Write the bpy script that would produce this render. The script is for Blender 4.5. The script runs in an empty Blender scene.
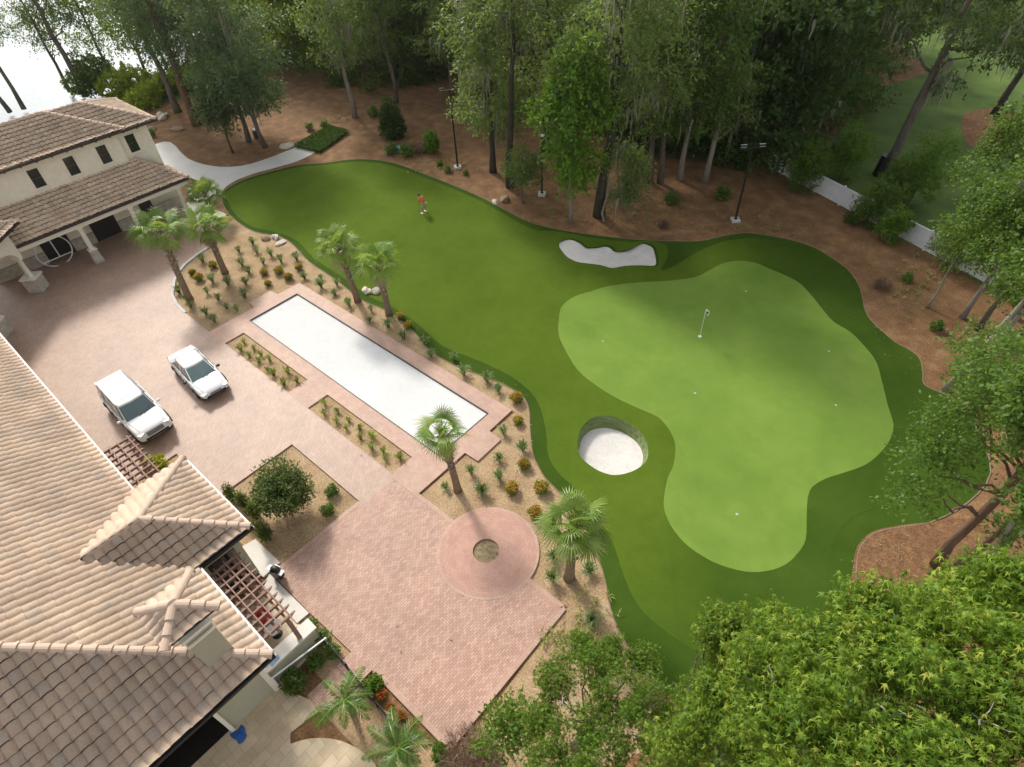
import bpy, bmesh, math, random
import numpy as np
from mathutils import Vector, Matrix
from mathutils.geometry import tessellate_polygon

R = math.radians
random.seed(7)
scene = bpy.context.scene
COL = scene.collection
ORG = {}

# ------------------------------------------------------------------ camera
PITCH, ROLL, YAW, FPX, CAMH = 0.779827534, -0.0579661978, 2.32599221, 604.483171, 25.0
def cam_axes():
    f = Vector((math.cos(YAW)*math.cos(PITCH), math.sin(YAW)*math.cos(PITCH), -math.sin(PITCH)))
    r = Vector((math.sin(YAW), -math.cos(YAW), 0)); u = r.cross(f)
    return (math.cos(ROLL)*r + math.sin(ROLL)*u, -math.sin(ROLL)*r + math.cos(ROLL)*u, f)
CR, CU, CF = cam_axes()
cam_d = bpy.data.cameras.new('camera'); cam = bpy.data.objects.new('camera', cam_d); COL.objects.link(cam)
m3 = Matrix((CR, CU, -CF)).transposed()
cam.matrix_world = Matrix.Translation((0, 0, CAMH)) @ m3.to_4x4()
cam_d.sensor_fit = 'HORIZONTAL'; cam_d.sensor_width = 36.0; cam_d.lens = FPX/1024*36
cam_d.clip_end = 3000; cam_d.clip_start = 0.1
scene.camera = cam

def G(px, py, z=0.0):
    """survey helper: where the sight line through a photo point meets height z (metres)"""
    d = CF + CR*((px-512)/FPX) - CU*((py-383.5)/FPX)
    p = Vector((0, 0, CAMH)) + d*((z-CAMH)/d.z)
    return p
def GL(pts, z=0.0): return [tuple(G(x, y, z)[:2]) for x, y in pts]

# ------------------------------------------------------------------ tagging
def tag(o, label=None, cat=None, group=None, kind=None):
    if label: o['label'] = label
    if cat: o['category'] = cat
    if group: o['group'] = group
    if kind: o['kind'] = kind
    return o
def thing(name, label, cat, loc=(0, 0, 0), group=None, rz=0.0, world=False):
    o = bpy.data.objects.new(name, None); COL.objects.link(o)
    o.empty_display_size = 0.3
    o.location = loc; o.rotation_euler = (0, 0, rz)
    tag(o, label, cat, group)
    if world: ORG[o.name] = Vector(loc)
    return o
def copy_tree(o, parent=None):
    c = o.copy(); COL.objects.link(c)
    if parent: c.parent = parent
    for ch in list(o.children): copy_tree(ch, c)
    return c

# ------------------------------------------------------------------ materials
def new_mat(name):
    m = bpy.data.materials.new(name); m.use_nodes = True
    nt = m.node_tree; nt.nodes.clear()
    out = nt.nodes.new('ShaderNodeOutputMaterial'); b = nt.nodes.new('ShaderNodeBsdfPrincipled')
    nt.links.new(b.outputs[0], out.inputs[0])
    return m, nt, b, out
def ramp(nt, fac, cols):
    r = nt.nodes.new('ShaderNodeValToRGB'); nt.links.new(fac, r.inputs[0])
    e = r.color_ramp.elements
    e[0].position, e[0].color = cols[0][0], (*cols[0][1], 1)
    e[1].position, e[1].color = cols[-1][0], (*cols[-1][1], 1)
    for p, c in cols[1:-1]:
        k = e.new(p); k.color = (*c, 1)
    return r.outputs[0]
def noise(nt, coord, scale, detail=4, rough=.6, stretch=None):
    n = nt.nodes.new('ShaderNodeTexNoise'); n.inputs['Scale'].default_value = scale
    n.inputs['Detail'].default_value = detail; n.inputs['Roughness'].default_value = rough
    if stretch:
        mp = nt.nodes.new('ShaderNodeMapping'); mp.inputs['Scale'].default_value = stretch
        nt.links.new(coord, mp.inputs[0]); coord = mp.outputs[0]
    nt.links.new(coord, n.inputs['Vector']); return n.outputs['Fac']
def mixc(nt, fac, a, b, mode='MIX'):
    n = nt.nodes.new('ShaderNodeMix'); n.data_type = 'RGBA'; n.blend_type = mode
    if isinstance(fac, (int, float)): n.inputs[0].default_value = fac
    else: nt.links.new(fac, n.inputs[0])
    for s, k in ((a, 6), (b, 7)):
        if isinstance(s, tuple): n.inputs[k].default_value = (*s, 1)
        else: nt.links.new(s, n.inputs[k])
    return n.outputs[2]
def bump(nt, b, h, strength, dist=.02):
    n = nt.nodes.new('ShaderNodeBump'); n.inputs['Strength'].default_value = strength; n.inputs['Distance'].default_value = dist
    nt.links.new(h, n.inputs['Height']); nt.links.new(n.outputs[0], b.inputs['Normal'])
def coords(nt, kind='Object'):
    t = nt.nodes.new('ShaderNodeTexCoord'); return t.outputs[kind]
def mat(name, cols, scale=3, rough=.8, bmp=0, bscale=None, detail=5, metal=0, spec=.5, fine=None, stretch=None, coat=0, bdist=.02):
    m, nt, b, out = new_mat(name)
    if isinstance(cols[0], (int, float)): cols = [cols, cols]
    cols = [(i/(len(cols)-1)*.5+.25, c) for i, c in enumerate(cols)]
    co = coords(nt)
    c = ramp(nt, noise(nt, co, scale, detail, stretch=stretch), cols)
    if fine:
        fs, fa = fine
        f = noise(nt, co, fs, 2)
        rr = ramp(nt, f, [(.3, (1-fa,)*3), (.7, (1+fa,)*3)])
        c = mixc(nt, 1.0, c, rr, 'MULTIPLY')
    nt.links.new(c, b.inputs['Base Color'])
    b.inputs['Roughness'].default_value = rough; b.inputs['Metallic'].default_value = metal
    b.inputs['Specular IOR Level'].default_value = spec
    b.inputs['Coat Weight'].default_value = coat; b.inputs['Coat Roughness'].default_value = .06
    if bmp: bump(nt, b, noise(nt, co, bscale or scale*6, 4, stretch=stretch), bmp, bdist)
    return m
def leaf_mat(name, cols, trans=.35, rough=.5, spec=.3):
    m, nt, b, out = new_mat(name)
    a = nt.nodes.new('ShaderNodeAttribute'); a.attribute_name = 'v'
    oi = nt.nodes.new('ShaderNodeObjectInfo')
    cols = [(i/(len(cols)-1), c) for i, c in enumerate(cols)]
    c = ramp(nt, a.outputs['Fac'], cols)
    hs = nt.nodes.new('ShaderNodeHueSaturation')
    mr = nt.nodes.new('ShaderNodeMapRange'); mr.inputs[3].default_value = .8; mr.inputs[4].default_value = 1.2
    nt.links.new(oi.outputs['Random'], mr.inputs[0]); nt.links.new(mr.outputs[0], hs.inputs['Value'])
    nt.links.new(c, hs.inputs['Color']); c = hs.outputs[0]
    nt.links.new(c, b.inputs['Base Color']); b.inputs['Roughness'].default_value = rough
    b.inputs['Specular IOR Level'].default_value = spec
    t = nt.nodes.new('ShaderNodeBsdfTranslucent')
    tc = mixc(nt, .5, c, (.35, .45, .05)) if trans > .3 else c
    nt.links.new(tc, t.inputs[0])
    mx = nt.nodes.new('ShaderNodeMixShader'); mx.inputs[0].default_value = trans
    nt.links.new(b.outputs[0], mx.inputs[1]); nt.links.new(t.outputs[0], mx.inputs[2]); nt.links.new(mx.outputs[0], out.inputs[0])
    return m
def paver_mat(name, c1, c2, mortar, rot=0, bw=.22, rh=.11, tint=((.86, .86, .86), (1.1, 1.08, 1.06)), radial=None, rough=.62):
    m, nt, b, out = new_mat(name)
    co = coords(nt)
    if radial:
        sx = nt.nodes.new('ShaderNodeSeparateXYZ'); nt.links.new(co, sx.inputs[0])
        def mth(op, a, bb=None):
            n = nt.nodes.new('ShaderNodeMath'); n.operation = op
            for k, s in enumerate((a, bb)):
                if s is None: continue
                if isinstance(s, (int, float)): n.inputs[k].default_value = s
                else: nt.links.new(s, n.inputs[k])
            return n.outputs[0]
        dx = mth('SUBTRACT', sx.outputs[0], radial[0]); dy = mth('SUBTRACT', sx.outputs[1], radial[1])
        rr = mth('POWER', mth('ADD', mth('MULTIPLY', dx, dx), mth('MULTIPLY', dy, dy)), .5)
        th = mth('MULTIPLY', mth('ARCTAN2', dy, dx), 1.5)
        cb = nt.nodes.new('ShaderNodeCombineXYZ'); nt.links.new(th, cb.inputs[0]); nt.links.new(rr, cb.inputs[1]); v = cb.outputs[0]
    else:
        mp = nt.nodes.new('ShaderNodeMapping'); mp.inputs['Rotation'].default_value = (0, 0, R(rot)); nt.links.new(co, mp.inputs[0]); v = mp.outputs[0]
    br = nt.nodes.new('ShaderNodeTexBrick'); nt.links.new(v, br.inputs['Vector'])
    br.inputs['Color1'].default_value = (*c1, 1); br.inputs['Color2'].default_value = (*c2, 1); br.inputs['Mortar'].default_value = (*mortar, 1)
    br.inputs['Scale'].default_value = 1; br.inputs['Brick Width'].default_value = bw; br.inputs['Row Height'].default_value = rh
    br.inputs['Mortar Size'].default_value = .010; br.inputs['Mortar Smooth'].default_value = .3; br.inputs['Bias'].default_value = 0
    t = ramp(nt, noise(nt, co, .35, 5, .65), [(.3, tint[0]), (.7, tint[1])])
    c = mixc(nt, 1.0, br.outputs['Color'], t, 'MULTIPLY')
    t2 = ramp(nt, noise(nt, co, 1.7, 4, .6), [(.35, (.93, .9, .9)), (.65, (1.05, 1.05, 1.05))])
    c = mixc(nt, 1.0, c, t2, 'MULTIPLY')
    nt.links.new(c, b.inputs['Base Color']); b.inputs['Roughness'].default_value = rough
    bump(nt, b, br.outputs['Fac'], -.35, .006)
    return m
def tile_mat(name, cols):
    m, nt, b, out = new_mat(name)
    uv = coords(nt, 'UV'); fl = nt.nodes.new('ShaderNodeVectorMath'); fl.operation = 'FLOOR'; nt.links.new(uv, fl.inputs[0])
    wn = nt.nodes.new('ShaderNodeTexWhiteNoise'); wn.noise_dimensions = '3D'; nt.links.new(fl.outputs[0], wn.inputs['Vector'])
    c = ramp(nt, wn.outputs['Value'], [(i/(len(cols)-1), k) for i, k in enumerate(cols)])
    co = coords(nt)
    n = ramp(nt, noise(nt, co, .55, 6, .7), [(.3, (.78, .78, .8)), (.7, (1.14, 1.13, 1.1))])
    c = mixc(nt, 1.0, c, n, 'MULTIPLY')
    n = ramp(nt, noise(nt, co, 14, 3, .7), [(.3, (.86, .85, .84)), (.7, (1.08, 1.08, 1.08))])
    c = mixc(nt, 1.0, c, n, 'MULTIPLY')
    nt.links.new(c, b.inputs['Base Color']); b.inputs['Roughness'].default_value = .75
    bump(nt, b, noise(nt, co, 40, 3), .2, .01)
    return m

M = {}
M['ground'] = mat('pine_straw_mulch', [(.11, .052, .020), (.19, .098, .040), (.29, .17, .075)], .9, .95, .8, 9, 8, fine=(9, .35), bdist=.05)
M['bed'] = mat('bed_mulch', [(.25, .165, .088), (.36, .245, .135), (.45, .33, .195)], .8, .95, .9, 14, 8, fine=(11, .3), bdist=.04)
M['redmulch'] = mat('red_mulch', [(.10, .046, .018), (.18, .088, .036), (.26, .145, .065)], 2.5, .95, .9, 12, 8, fine=(14, .35), bdist=.05)
def turf_mat(name, cols, cols2=None, panel=4.6, ang=35, pv=.05, mott=.09, bs=.2):
    m, nt, b, out = new_mat(name); co = coords(nt)
    def rmp(cc): return ramp(nt, noise(nt, co, .22, 6, .6), [(.3, cc[0]), (.5, cc[1]), (.7, cc[2])])
    c = rmp(cols)
    def mth(op, a_, b_=None, cl=False):
        n = nt.nodes.new('ShaderNodeMath'); n.operation = op; n.use_clamp = cl
        for k, q in enumerate((a_, b_)):
            if q is None: continue
            if isinstance(q, (int, float)): n.inputs[k].default_value = q
            else: nt.links.new(q, n.inputs[k])
        return n.outputs[0]
    sx = nt.nodes.new('ShaderNodeSeparateXYZ'); nt.links.new(co, sx.inputs[0]); X, Y = sx.outputs[0], sx.outputs[1]
    if cols2:   # colour blends to the darker second set towards +x and far +y
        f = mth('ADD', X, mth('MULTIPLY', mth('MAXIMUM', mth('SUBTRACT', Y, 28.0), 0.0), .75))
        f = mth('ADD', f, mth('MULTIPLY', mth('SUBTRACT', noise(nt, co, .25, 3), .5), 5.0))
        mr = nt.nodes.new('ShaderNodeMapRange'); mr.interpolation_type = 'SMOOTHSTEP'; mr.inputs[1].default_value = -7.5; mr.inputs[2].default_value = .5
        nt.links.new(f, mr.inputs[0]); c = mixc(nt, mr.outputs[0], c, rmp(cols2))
    st = mth('FLOOR', mth('DIVIDE', mth('ADD', mth('MULTIPLY', X, math.cos(R(ang))), mth('MULTIPLY', Y, math.sin(R(ang)))), panel))
    wn = nt.nodes.new('ShaderNodeTexWhiteNoise'); wn.noise_dimensions = '1D'; nt.links.new(st, wn.inputs['W'])
    c = mixc(nt, 1.0, c, ramp(nt, wn.outputs['Value'], [(0, (1-pv,)*3), (1, (1+pv,)*3)]), 'MULTIPLY')
    c = mixc(nt, 1.0, c, ramp(nt, noise(nt, co, 1.3, 7, .7), [(.3, (1-mott, 1-mott*.8, 1-mott)), (.7, (1+mott, 1+mott*.8, 1+mott*.5))]), 'MULTIPLY')
    c = mixc(nt, 1.0, c, ramp(nt, noise(nt, co, 28, 3, .7), [(.25, (.80, .82, .8)), (.75, (1.2, 1.18, 1.2))]), 'MULTIPLY')
    nt.links.new(c, b.inputs['Base Color']); b.inputs['Roughness'].default_value = .95; b.inputs['Specular IOR Level'].default_value = .06
    bump(nt, b, noise(nt, co, 45, 4, .7), bs, .03); return m
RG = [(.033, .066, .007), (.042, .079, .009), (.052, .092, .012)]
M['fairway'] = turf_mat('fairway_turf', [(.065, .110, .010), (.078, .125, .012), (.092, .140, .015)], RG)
M['rough'] = turf_mat('rough_turf', RG, None, 4.6, 35, .04)
M['green'] = turf_mat('putting_turf', [(.120, .200, .032), (.146, .232, .040), (.174, .260, .050)], None, 3.7, 80, .035, .07, .1)
M['lawn'] = mat('lawn_grass', [(.042, .082, .010), (.07, .125, .014), (.11, .175, .022)], .35, .9, .5, 30, 6, fine=(16, .25))
M['sand'] = mat('bunker_sand_white', [(.56, .53, .495), (.65, .62, .59)], 1.1, .9, .7, 7, 6, fine=(5, .06), bdist=.06)
M['courtsand'] = mat('court_sand', [(.56, .56, .55), (.63, .63, .62)], .35, .9, .2, 30, 8, fine=(3, .035))
M['drive'] = paver_mat('driveway_pavers', (.345, .225, .162), (.405, .28, .208), (.265, .182, .14), 45, .22, .11, rough=.55)
M['plaza'] = paver_mat('plaza_pavers', (.38, .215, .155), (.49, .315, .24), (.23, .15, .115), 90, .20, .10)
M['border'] = paver_mat('border_pavers', (.42, .26, .19), (.46, .305, .23), (.33, .22, .175), 0, .22, .11)
M['circle'] = paver_mat('circle_pavers', (.41, .22, .16), (.45, .265, .20), (.32, .19, .15), 0, .22, .11, radial=(-10.98, 9.41))
M['concrete'] = mat('path_concrete', [(.50, .49, .46), (.60, .585, .55)], .6, .85, .15, 30, 6, fine=(6, .06))
M['travertine'] = paver_mat('travertine_slabs', (.56, .445, .29), (.68, .57, .41), (.42, .34, .23), 90, .61, .41, tint=((.8, .78, .74), (1.1, 1.08, 1.05)), rough=.5)
M['paleslab'] = mat('pale_slab', [(.60, .56, .50), (.70, .66, .60)], 1.2, .7, .1, 20, 5)
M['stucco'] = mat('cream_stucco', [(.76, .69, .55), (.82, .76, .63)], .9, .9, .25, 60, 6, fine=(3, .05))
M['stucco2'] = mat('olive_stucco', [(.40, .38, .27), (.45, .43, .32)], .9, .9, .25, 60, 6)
M['trim'] = mat('pale_trim', [(.76, .70, .57), (.82, .76, .64)], 1, .8, .1, 30)
M['stone'] = mat('stone_veneer', [(.30, .27, .22), (.48, .44, .37), (.58, .53, .45)], 3, .9, .6, 9, 6, bdist=.05)
M['tile'] = tile_mat('clay_tiles', [(.50, .365, .265), (.54, .405, .295), (.515, .38, .28), (.58, .44, .325), (.47, .37, .29), (.53, .385, .27)])
M['tilefar'] = tile_mat('clay_tiles_far', [(.54, .39, .27), (.64, .48, .335), (.58, .425, .295), (.70, .54, .385), (.47, .34, .24)])
M['cap'] = mat('ridge_cap_tile', [(.46, .335, .25), (.55, .415, .315)], 1.1, .8, .2, 20, 5)
M['gap'] = mat('tile_butt_shade', [(.05, .036, .03), (.075, .056, .045)], 6, .95)  # near-black on solid tile butts, shade of hollow ends put into the colour
M['fascia'] = mat('dark_fascia', [(.035, .026, .022), (.055, .042, .035)], 3, .6)
M['gutter'] = mat('white_gutter', [(.68, .66, .62), (.75, .73, .70)], 3, .45)
M['dark'] = mat('dark_interior', [(.010, .009, .008), (.016, .014, .012)], 2, .5)
M['glass'] = mat('window_glass', [(.012, .014, .016), (.02, .023, .026)], 1, .08, spec=.6)
M['wframe'] = mat('bronze_frame', (.05, .04, .034), 2, .5)
M['timber'] = mat('pergola_timber', [(.20, .11, .08), (.30, .18, .135)], 2, .75, .2, 10, stretch=(1, 1, 4))
M['darkmetal'] = mat('black_metal', [(.018, .018, .019), (.03, .03, .03)], 5, .45, metal=.3)
M['whitemetal'] = mat('white_metal', [(.72, .72, .71), (.80, .80, .79)], 5, .35)
M['white'] = mat('white_vinyl', [(.60, .61, .62), (.70, .71, .72)], 2, .55, fine=(5, .05))
M['carpaint'] = mat('white_car_paint', (.80, .80, .79), 1, .25, spec=.5, coat=.6)
M['carpearl'] = mat('pearl_car_paint', (.80, .785, .75), 1, .25, spec=.5, coat=.6)
M['carglass'] = mat('car_glass', (.085, .135, .135), 1, .06, spec=.9, coat=.8)
M['cardark'] = mat('black_plastic', (.02, .02, .021), 2, .55)
M['silver'] = mat('silver_trim', (.42, .42, .43), 2, .35)
M['chrome'] = mat('chrome', (.62, .62, .64), 2, .18, metal=1)
M['rubber'] = mat('tyre_rubber', (.018, .018, .018), 8, .85)
M['red'] = mat('red_lens', (.35, .015, .012), 2, .25)
M['lamp'] = mat('lamp_lens', (.75, .78, .80), 2, .12)
M['bark'] = mat('grey_bark', [(.075, .060, .045), (.13, .108, .085), (.19, .165, .135)], 5, .95, .9, 14, 6, stretch=(1, 1, .18), bdist=.05)
M['barkdark'] = mat('dark_bark', [(.03, .024, .018), (.06, .048, .036), (.10, .082, .064)], 5, .95, .9, 14, 6, stretch=(1, 1, .18), bdist=.05)
M['barkpale'] = mat('pale_bark', [(.17, .145, .115), (.26, .23, .19), (.34, .31, .26)], 5, .95, .7, 14, 6, stretch=(1, 1, .2), bdist=.04)
M['barkred'] = mat('red_bark', [(.07, .04, .025), (.13, .075, .045), (.19, .115, .075)], 5, .95, .9, 14, 6, stretch=(1, 1, .18), bdist=.05)
M['boot'] = mat('palm_boots', [(.17, .13, .09), (.34, .275, .20), (.48, .41, .32)], 7, .95, .8, 12, 4)
M['palmtrunk'] = mat('palm_trunk', [(.17, .115, .07), (.28, .20, .13)], 6, .95, .7, 15, 5)
M['rock'] = mat('pale_boulder', [(.42, .36, .28), (.58, .51, .42), (.66, .61, .53)], 2.5, .9, .7, 7, 6, bdist=.08)
M['rocktan'] = mat('tan_boulder', [(.27, .19, .12), (.42, .31, .20)], 2.5, .9, .7, 7, 6, bdist=.08)
M['moss'] = leaf_mat('hanging_moss', [(.18, .185, .13), (.25, .25, .18), (.32, .315, .24)], .3, .9, .1)
M['leaf_dark'] = leaf_mat('dark_leaves', [(.036, .075, .02), (.06, .115, .031), (.092, .165, .046)], .38)
M['leaf_mid'] = leaf_mat('mid_leaves', [(.06, .125, .02), (.092, .175, .03), (.135, .23, .045)], .42)
M['leaf_cypress'] = leaf_mat('cypress_leaves', [(.085, .135, .038), (.125, .19, .054), (.18, .25, .08)], .42)
M['leaf_bright'] = leaf_mat('bright_leaves', [(.065, .15, .014), (.11, .22, .022), (.165, .29, .036)], .42)
M['leaf_yellow'] = leaf_mat('yellow_leaves', [(.19, .27, .025), (.30, .38, .035), (.42, .48, .06)], .55)
M['leaf_blue'] = leaf_mat('bluish_leaves', [(.048, .10, .045), (.072, .135, .06), (.10, .175, .08)], .38)
M['leaf_star'] = leaf_mat('star_leaves', [(.035, .085, .008), (.09, .18, .016), (.165, .275, .028), (.30, .39, .05), (.46, .44, .08)], .44, .5, .25)
M['leaf_small'] = leaf_mat('small_leaves', [(.045, .105, .010), (.09, .18, .018), (.16, .265, .032), (.30, .31, .06)], .42, .5, .25)
M['leaf_bush'] = leaf_mat('bush_leaves', [(.05, .08, .024), (.075, .115, .032), (.115, .16, .05)], .36)
M['frond'] = leaf_mat('palm_fronds', [(.085, .165, .022), (.135, .24, .036), (.215, .325, .065), (.34, .42, .12)], .40, .4, .35)
M['frond_dead'] = leaf_mat('dry_fronds', [(.28, .21, .11), (.38, .30, .17)], .2)
M['pinnate'] = leaf_mat('feather_fronds', [(.035, .10, .012), (.075, .165, .02), (.14, .24, .036)], .35, .4, .4)
M['tuft'] = leaf_mat('tuft_blades', [(.17, .24, .10), (.24, .31, .14), (.34, .40, .21)], .45)
M['tufty'] = leaf_mat('young_blades', [(.24, .29, .07), (.36, .39, .11), (.48, .46, .18)], .45)
M['orange'] = leaf_mat('orange_leaves', [(.48, .20, .035), (.60, .30, .06), (.42, .36, .07)], .35)
M['redflower'] = leaf_mat('red_petals', [(.42, .07, .02), (.55, .13, .03)], .25)
M['yellowleaf'] = leaf_mat('lime_leaves', [(.28, .30, .02), (.42, .40, .03)], .35)
M['deadtwig'] = leaf_mat('dry_brown_twigs', [(.12, .072, .045), (.20, .125, .08), (.26, .17, .11)], .15)
M['twig'] = mat('grey_twig', [(.40, .38, .34), (.52, .50, .46)], 6, .9)
M['hedge'] = leaf_mat('hedge_leaves', [(.075, .15, .014), (.11, .20, .02)], .25)
M['skin'] = mat('skin', (.42, .24, .16), 4, .55)
M['shirt'] = mat('orange_shirt', (.75, .13, .045), 4, .85)
M['shorts'] = mat('khaki_shorts', (.42, .34, .23), 4, .85)
M['shoe'] = mat('white_shoe', (.75, .74, .71), 4, .6)
M['hair'] = mat('dark_hair', (.015, .012, .01), 6, .7)
M['cup'] = mat('white_cup', (.75, .76, .77), 5, .4)
M['flagcloth'] = mat('white_flag', (.74, .74, .74), 5, .8)
M['navy'] = mat('navy_mark', (.03, .04, .08), 5, .8)
M['bluecloth'] = mat('blue_cloth', [(.015, .08, .30), (.03, .13, .42)], 3, .7)
M['paleblue'] = mat('pale_blue_cloth', [(.15, .33, .55), (.28, .46, .66)], 3, .8)
M['cushion'] = mat('red_cushion', (.45, .02, .025), 3, .8)
M['hosegreen'] = mat('green_hose', (.02, .30, .10), 3, .5)
M['stackturf'] = mat('stacked_turf', [(.09, .13, .045), (.18, .23, .085), (.28, .33, .14)], 1.2, .95, .8, 10, 6, stretch=(1, 1, 9), bdist=.05)
M['birdbox'] = mat('tan_box', (.55, .36, .22), 3, .8)
M['teal'] = mat('teal_plastic', (.05, .30, .24), 3, .5)

# ------------------------------------------------------------------ mesh helpers
class MB:
    def __init__(s): s.v, s.f, s.sm = [], [], False
    def add(s, vs, fs):
        n = len(s.v); s.v += [tuple(v) for v in vs]; s.f += [tuple(i+n for i in f) for f in fs]; return s
    def box(s, c, d, rz=0, M4=None, taper=1.0):
        cx, cy, cz = c; x, y, z = d[0]/2, d[1]/2, d[2]/2
        vs = [Vector((sx*x*(taper if sz > 0 else 1), sy*y*(taper if sz > 0 else 1), sz*z)) for sz in (-1, 1) for sx, sy in ((-1, -1), (1, -1), (1, 1), (-1, 1))]
        m = M4 if M4 is not None else Matrix.Rotation(rz, 4, 'Z')
        vs = [m @ v + Vector(c) for v in vs]
        return s.add(vs, [(0, 3, 2, 1), (4, 5, 6, 7), (0, 1, 5, 4), (1, 2, 6, 5), (2, 3, 7, 6), (3, 0, 4, 7)])
    def beam(s, a, b, w, h, up=(0, 0, 1)):
        a, b = Vector(a), Vector(b); d = (b-a).normalized(); r = d.cross(Vector(up)).normalized(); u = r.cross(d)
        vs = [p + r*(sx*w/2) + u*(sz*h/2) for p in (a, b) for sx, sz in ((-1, -1), (1, -1), (1, 1), (-1, 1))]
        return s.add(vs, [(0, 3, 2, 1), (4, 5, 6, 7), (0, 1, 5, 4), (1, 2, 6, 5), (2, 3, 7, 6), (3, 0, 4, 7)][0:6])
    def tube(s, path, radii, seg=8, cap=True):
        path = [Vector(p) for p in path]
        if not hasattr(radii, '__len__'): radii = [radii]*len(path)
        ref = Vector((.31, .95, .05)); vs = []; n = len(path)
        for i, p in enumerate(path):
            d = (path[min(i+1, n-1)] - path[max(i-1, 0)])
            d = d.normalized() if d.length > 1e-9 else Vector((0, 0, 1))
            a = d.cross(ref)
            if a.length < .05: a = d.cross(Vector((1, 0, 0)))
            a.normalize(); b = d.cross(a)
            for k in range(seg):
                t = 2*math.pi*k/seg; vs.append(p + (a*math.cos(t) + b*math.sin(t))*radii[i])
        fs = [(i*seg+k, i*seg+(k+1) % seg, (i+1)*seg+(k+1) % seg, (i+1)*seg+k) for i in range(n-1) for k in range(seg)]
        if cap: fs += [tuple(range(seg))[::-1], tuple((n-1)*seg+k for k in range(seg))]
        return s.add(vs, fs)
    def cyl(s, a, b, r0, r1=None, seg=12): return s.tube([a, b], [r0, r0 if r1 is None else r1], seg)
    def lathe(s, c, prof, seg=16):
        vs = [(c[0]+r*math.cos(2*math.pi*k/seg), c[1]+r*math.sin(2*math.pi*k/seg), c[2]+z) for r, z in prof for k in range(seg)]
        n = len(prof)
        fs = [(i*seg+k, i*seg+(k+1) % seg, (i+1)*seg+(k+1) % seg, (i+1)*seg+k) for i in range(n-1) for k in range(seg)]
        fs += [tuple(range(seg))[::-1], tuple((n-1)*seg+k for k in range(seg))]
        return s.add(vs, fs)
    def prism(s, outer, z0, z1, holes=()):
        loops = [list(outer)] + [list(h) for h in holes]
        tri = tessellate_polygon([[Vector((x, y, 0)) for x, y in l] for l in loops])
        flat = [p for l in loops for p in l]; n = len(flat)
        vs = [(x, y, z1) for x, y in flat] + [(x, y, z0) for x, y in flat]
        fs = []
        for t in tri:
            a, b, c = [Vector(flat[i]).to_3d() for i in t]
            if (b-a).cross(c-a).z < 0: t = t[::-1]
            fs.append(tuple(t))
            if z1 - z0 > .05 and not holes: fs.append(tuple(i+n for i in t[::-1]))
        o = 0
        for l in loops:
            k = len(l)
            area = sum(l[i][0]*l[(i+1) % k][1]-l[(i+1) % k][0]*l[i][1] for i in range(k))
            ccw = (area > 0) if l is loops[0] else (area < 0)
            if z1 > z0:
                for i in range(k):
                    j = (i+1) % k; q = (o+i, o+i+n, o+j+n, o+j)
                    fs.append(q if ccw else q[::-1])
            o += k
        return s.add(vs, fs)
    def ball(s, c, r, seg=10, rings=6):
        if not hasattr(r, '__len__'): r = (r, r, r)
        vs = [(c[0], c[1], c[2]-r[2])]
        for i in range(1, rings):
            p = -math.pi/2 + math.pi*i/rings
            vs += [(c[0]+r[0]*math.cos(p)*math.cos(2*math.pi*k/seg), c[1]+r[1]*math.cos(p)*math.sin(2*math.pi*k/seg), c[2]+r[2]*math.sin(p)) for k in range(seg)]
        vs.append((c[0], c[1], c[2]+r[2])); e = len(vs)-1
        fs = [(0, 1+(k+1) % seg, 1+k) for k in range(seg)]
        for i in range(rings-2):
            for k in range(seg): fs.append((1+i*seg+k, 1+i*seg+(k+1) % seg, 1+(i+1)*seg+(k+1) % seg, 1+(i+1)*seg+k))
        fs += [(e, 1+(rings-2)*seg+k, 1+(rings-2)*seg+(k+1) % seg) for k in range(seg)]
        return s.add(vs, fs)
    def build(s, name, m, parent=None, loc=None, smooth=False, bevel=0, subsurf=0):
        off = Vector((0, 0, 0)); p = parent
        while p is not None:
            if p.name in ORG: off = ORG[p.name]; break
            p = p.parent
        if loc is not None and parent is None: off = Vector(loc)
        me = bpy.data.meshes.new(name)
        me.from_pydata([(x-off.x, y-off.y, z-off.z) for x, y, z in s.v], [], s.f); me.materials.append(M[m] if isinstance(m, str) else m)
        if bevel or subsurf or smooth:
            bm = bmesh.new(); bm.from_mesh(me)
            bmesh.ops.recalc_face_normals(bm, faces=bm.faces)
            if bevel: bmesh.ops.bevel(bm, geom=[e for e in bm.edges if len(e.link_faces) == 2 and e.calc_face_angle() > .5], offset=bevel, segments=2, affect='EDGES', profile=.6)
            bm.to_mesh(me); bm.free()
        o = bpy.data.objects.new(name, me); COL.objects.link(o)
        if smooth: me.polygons.foreach_set('use_smooth', [True]*len(me.polygons))
        if subsurf:
            md = o.modifiers.new('sub', 'SUBSURF'); md.levels = md.render_levels = subsurf
        if parent: o.parent = parent
        elif loc is not None: o.location = loc
        return o

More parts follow.
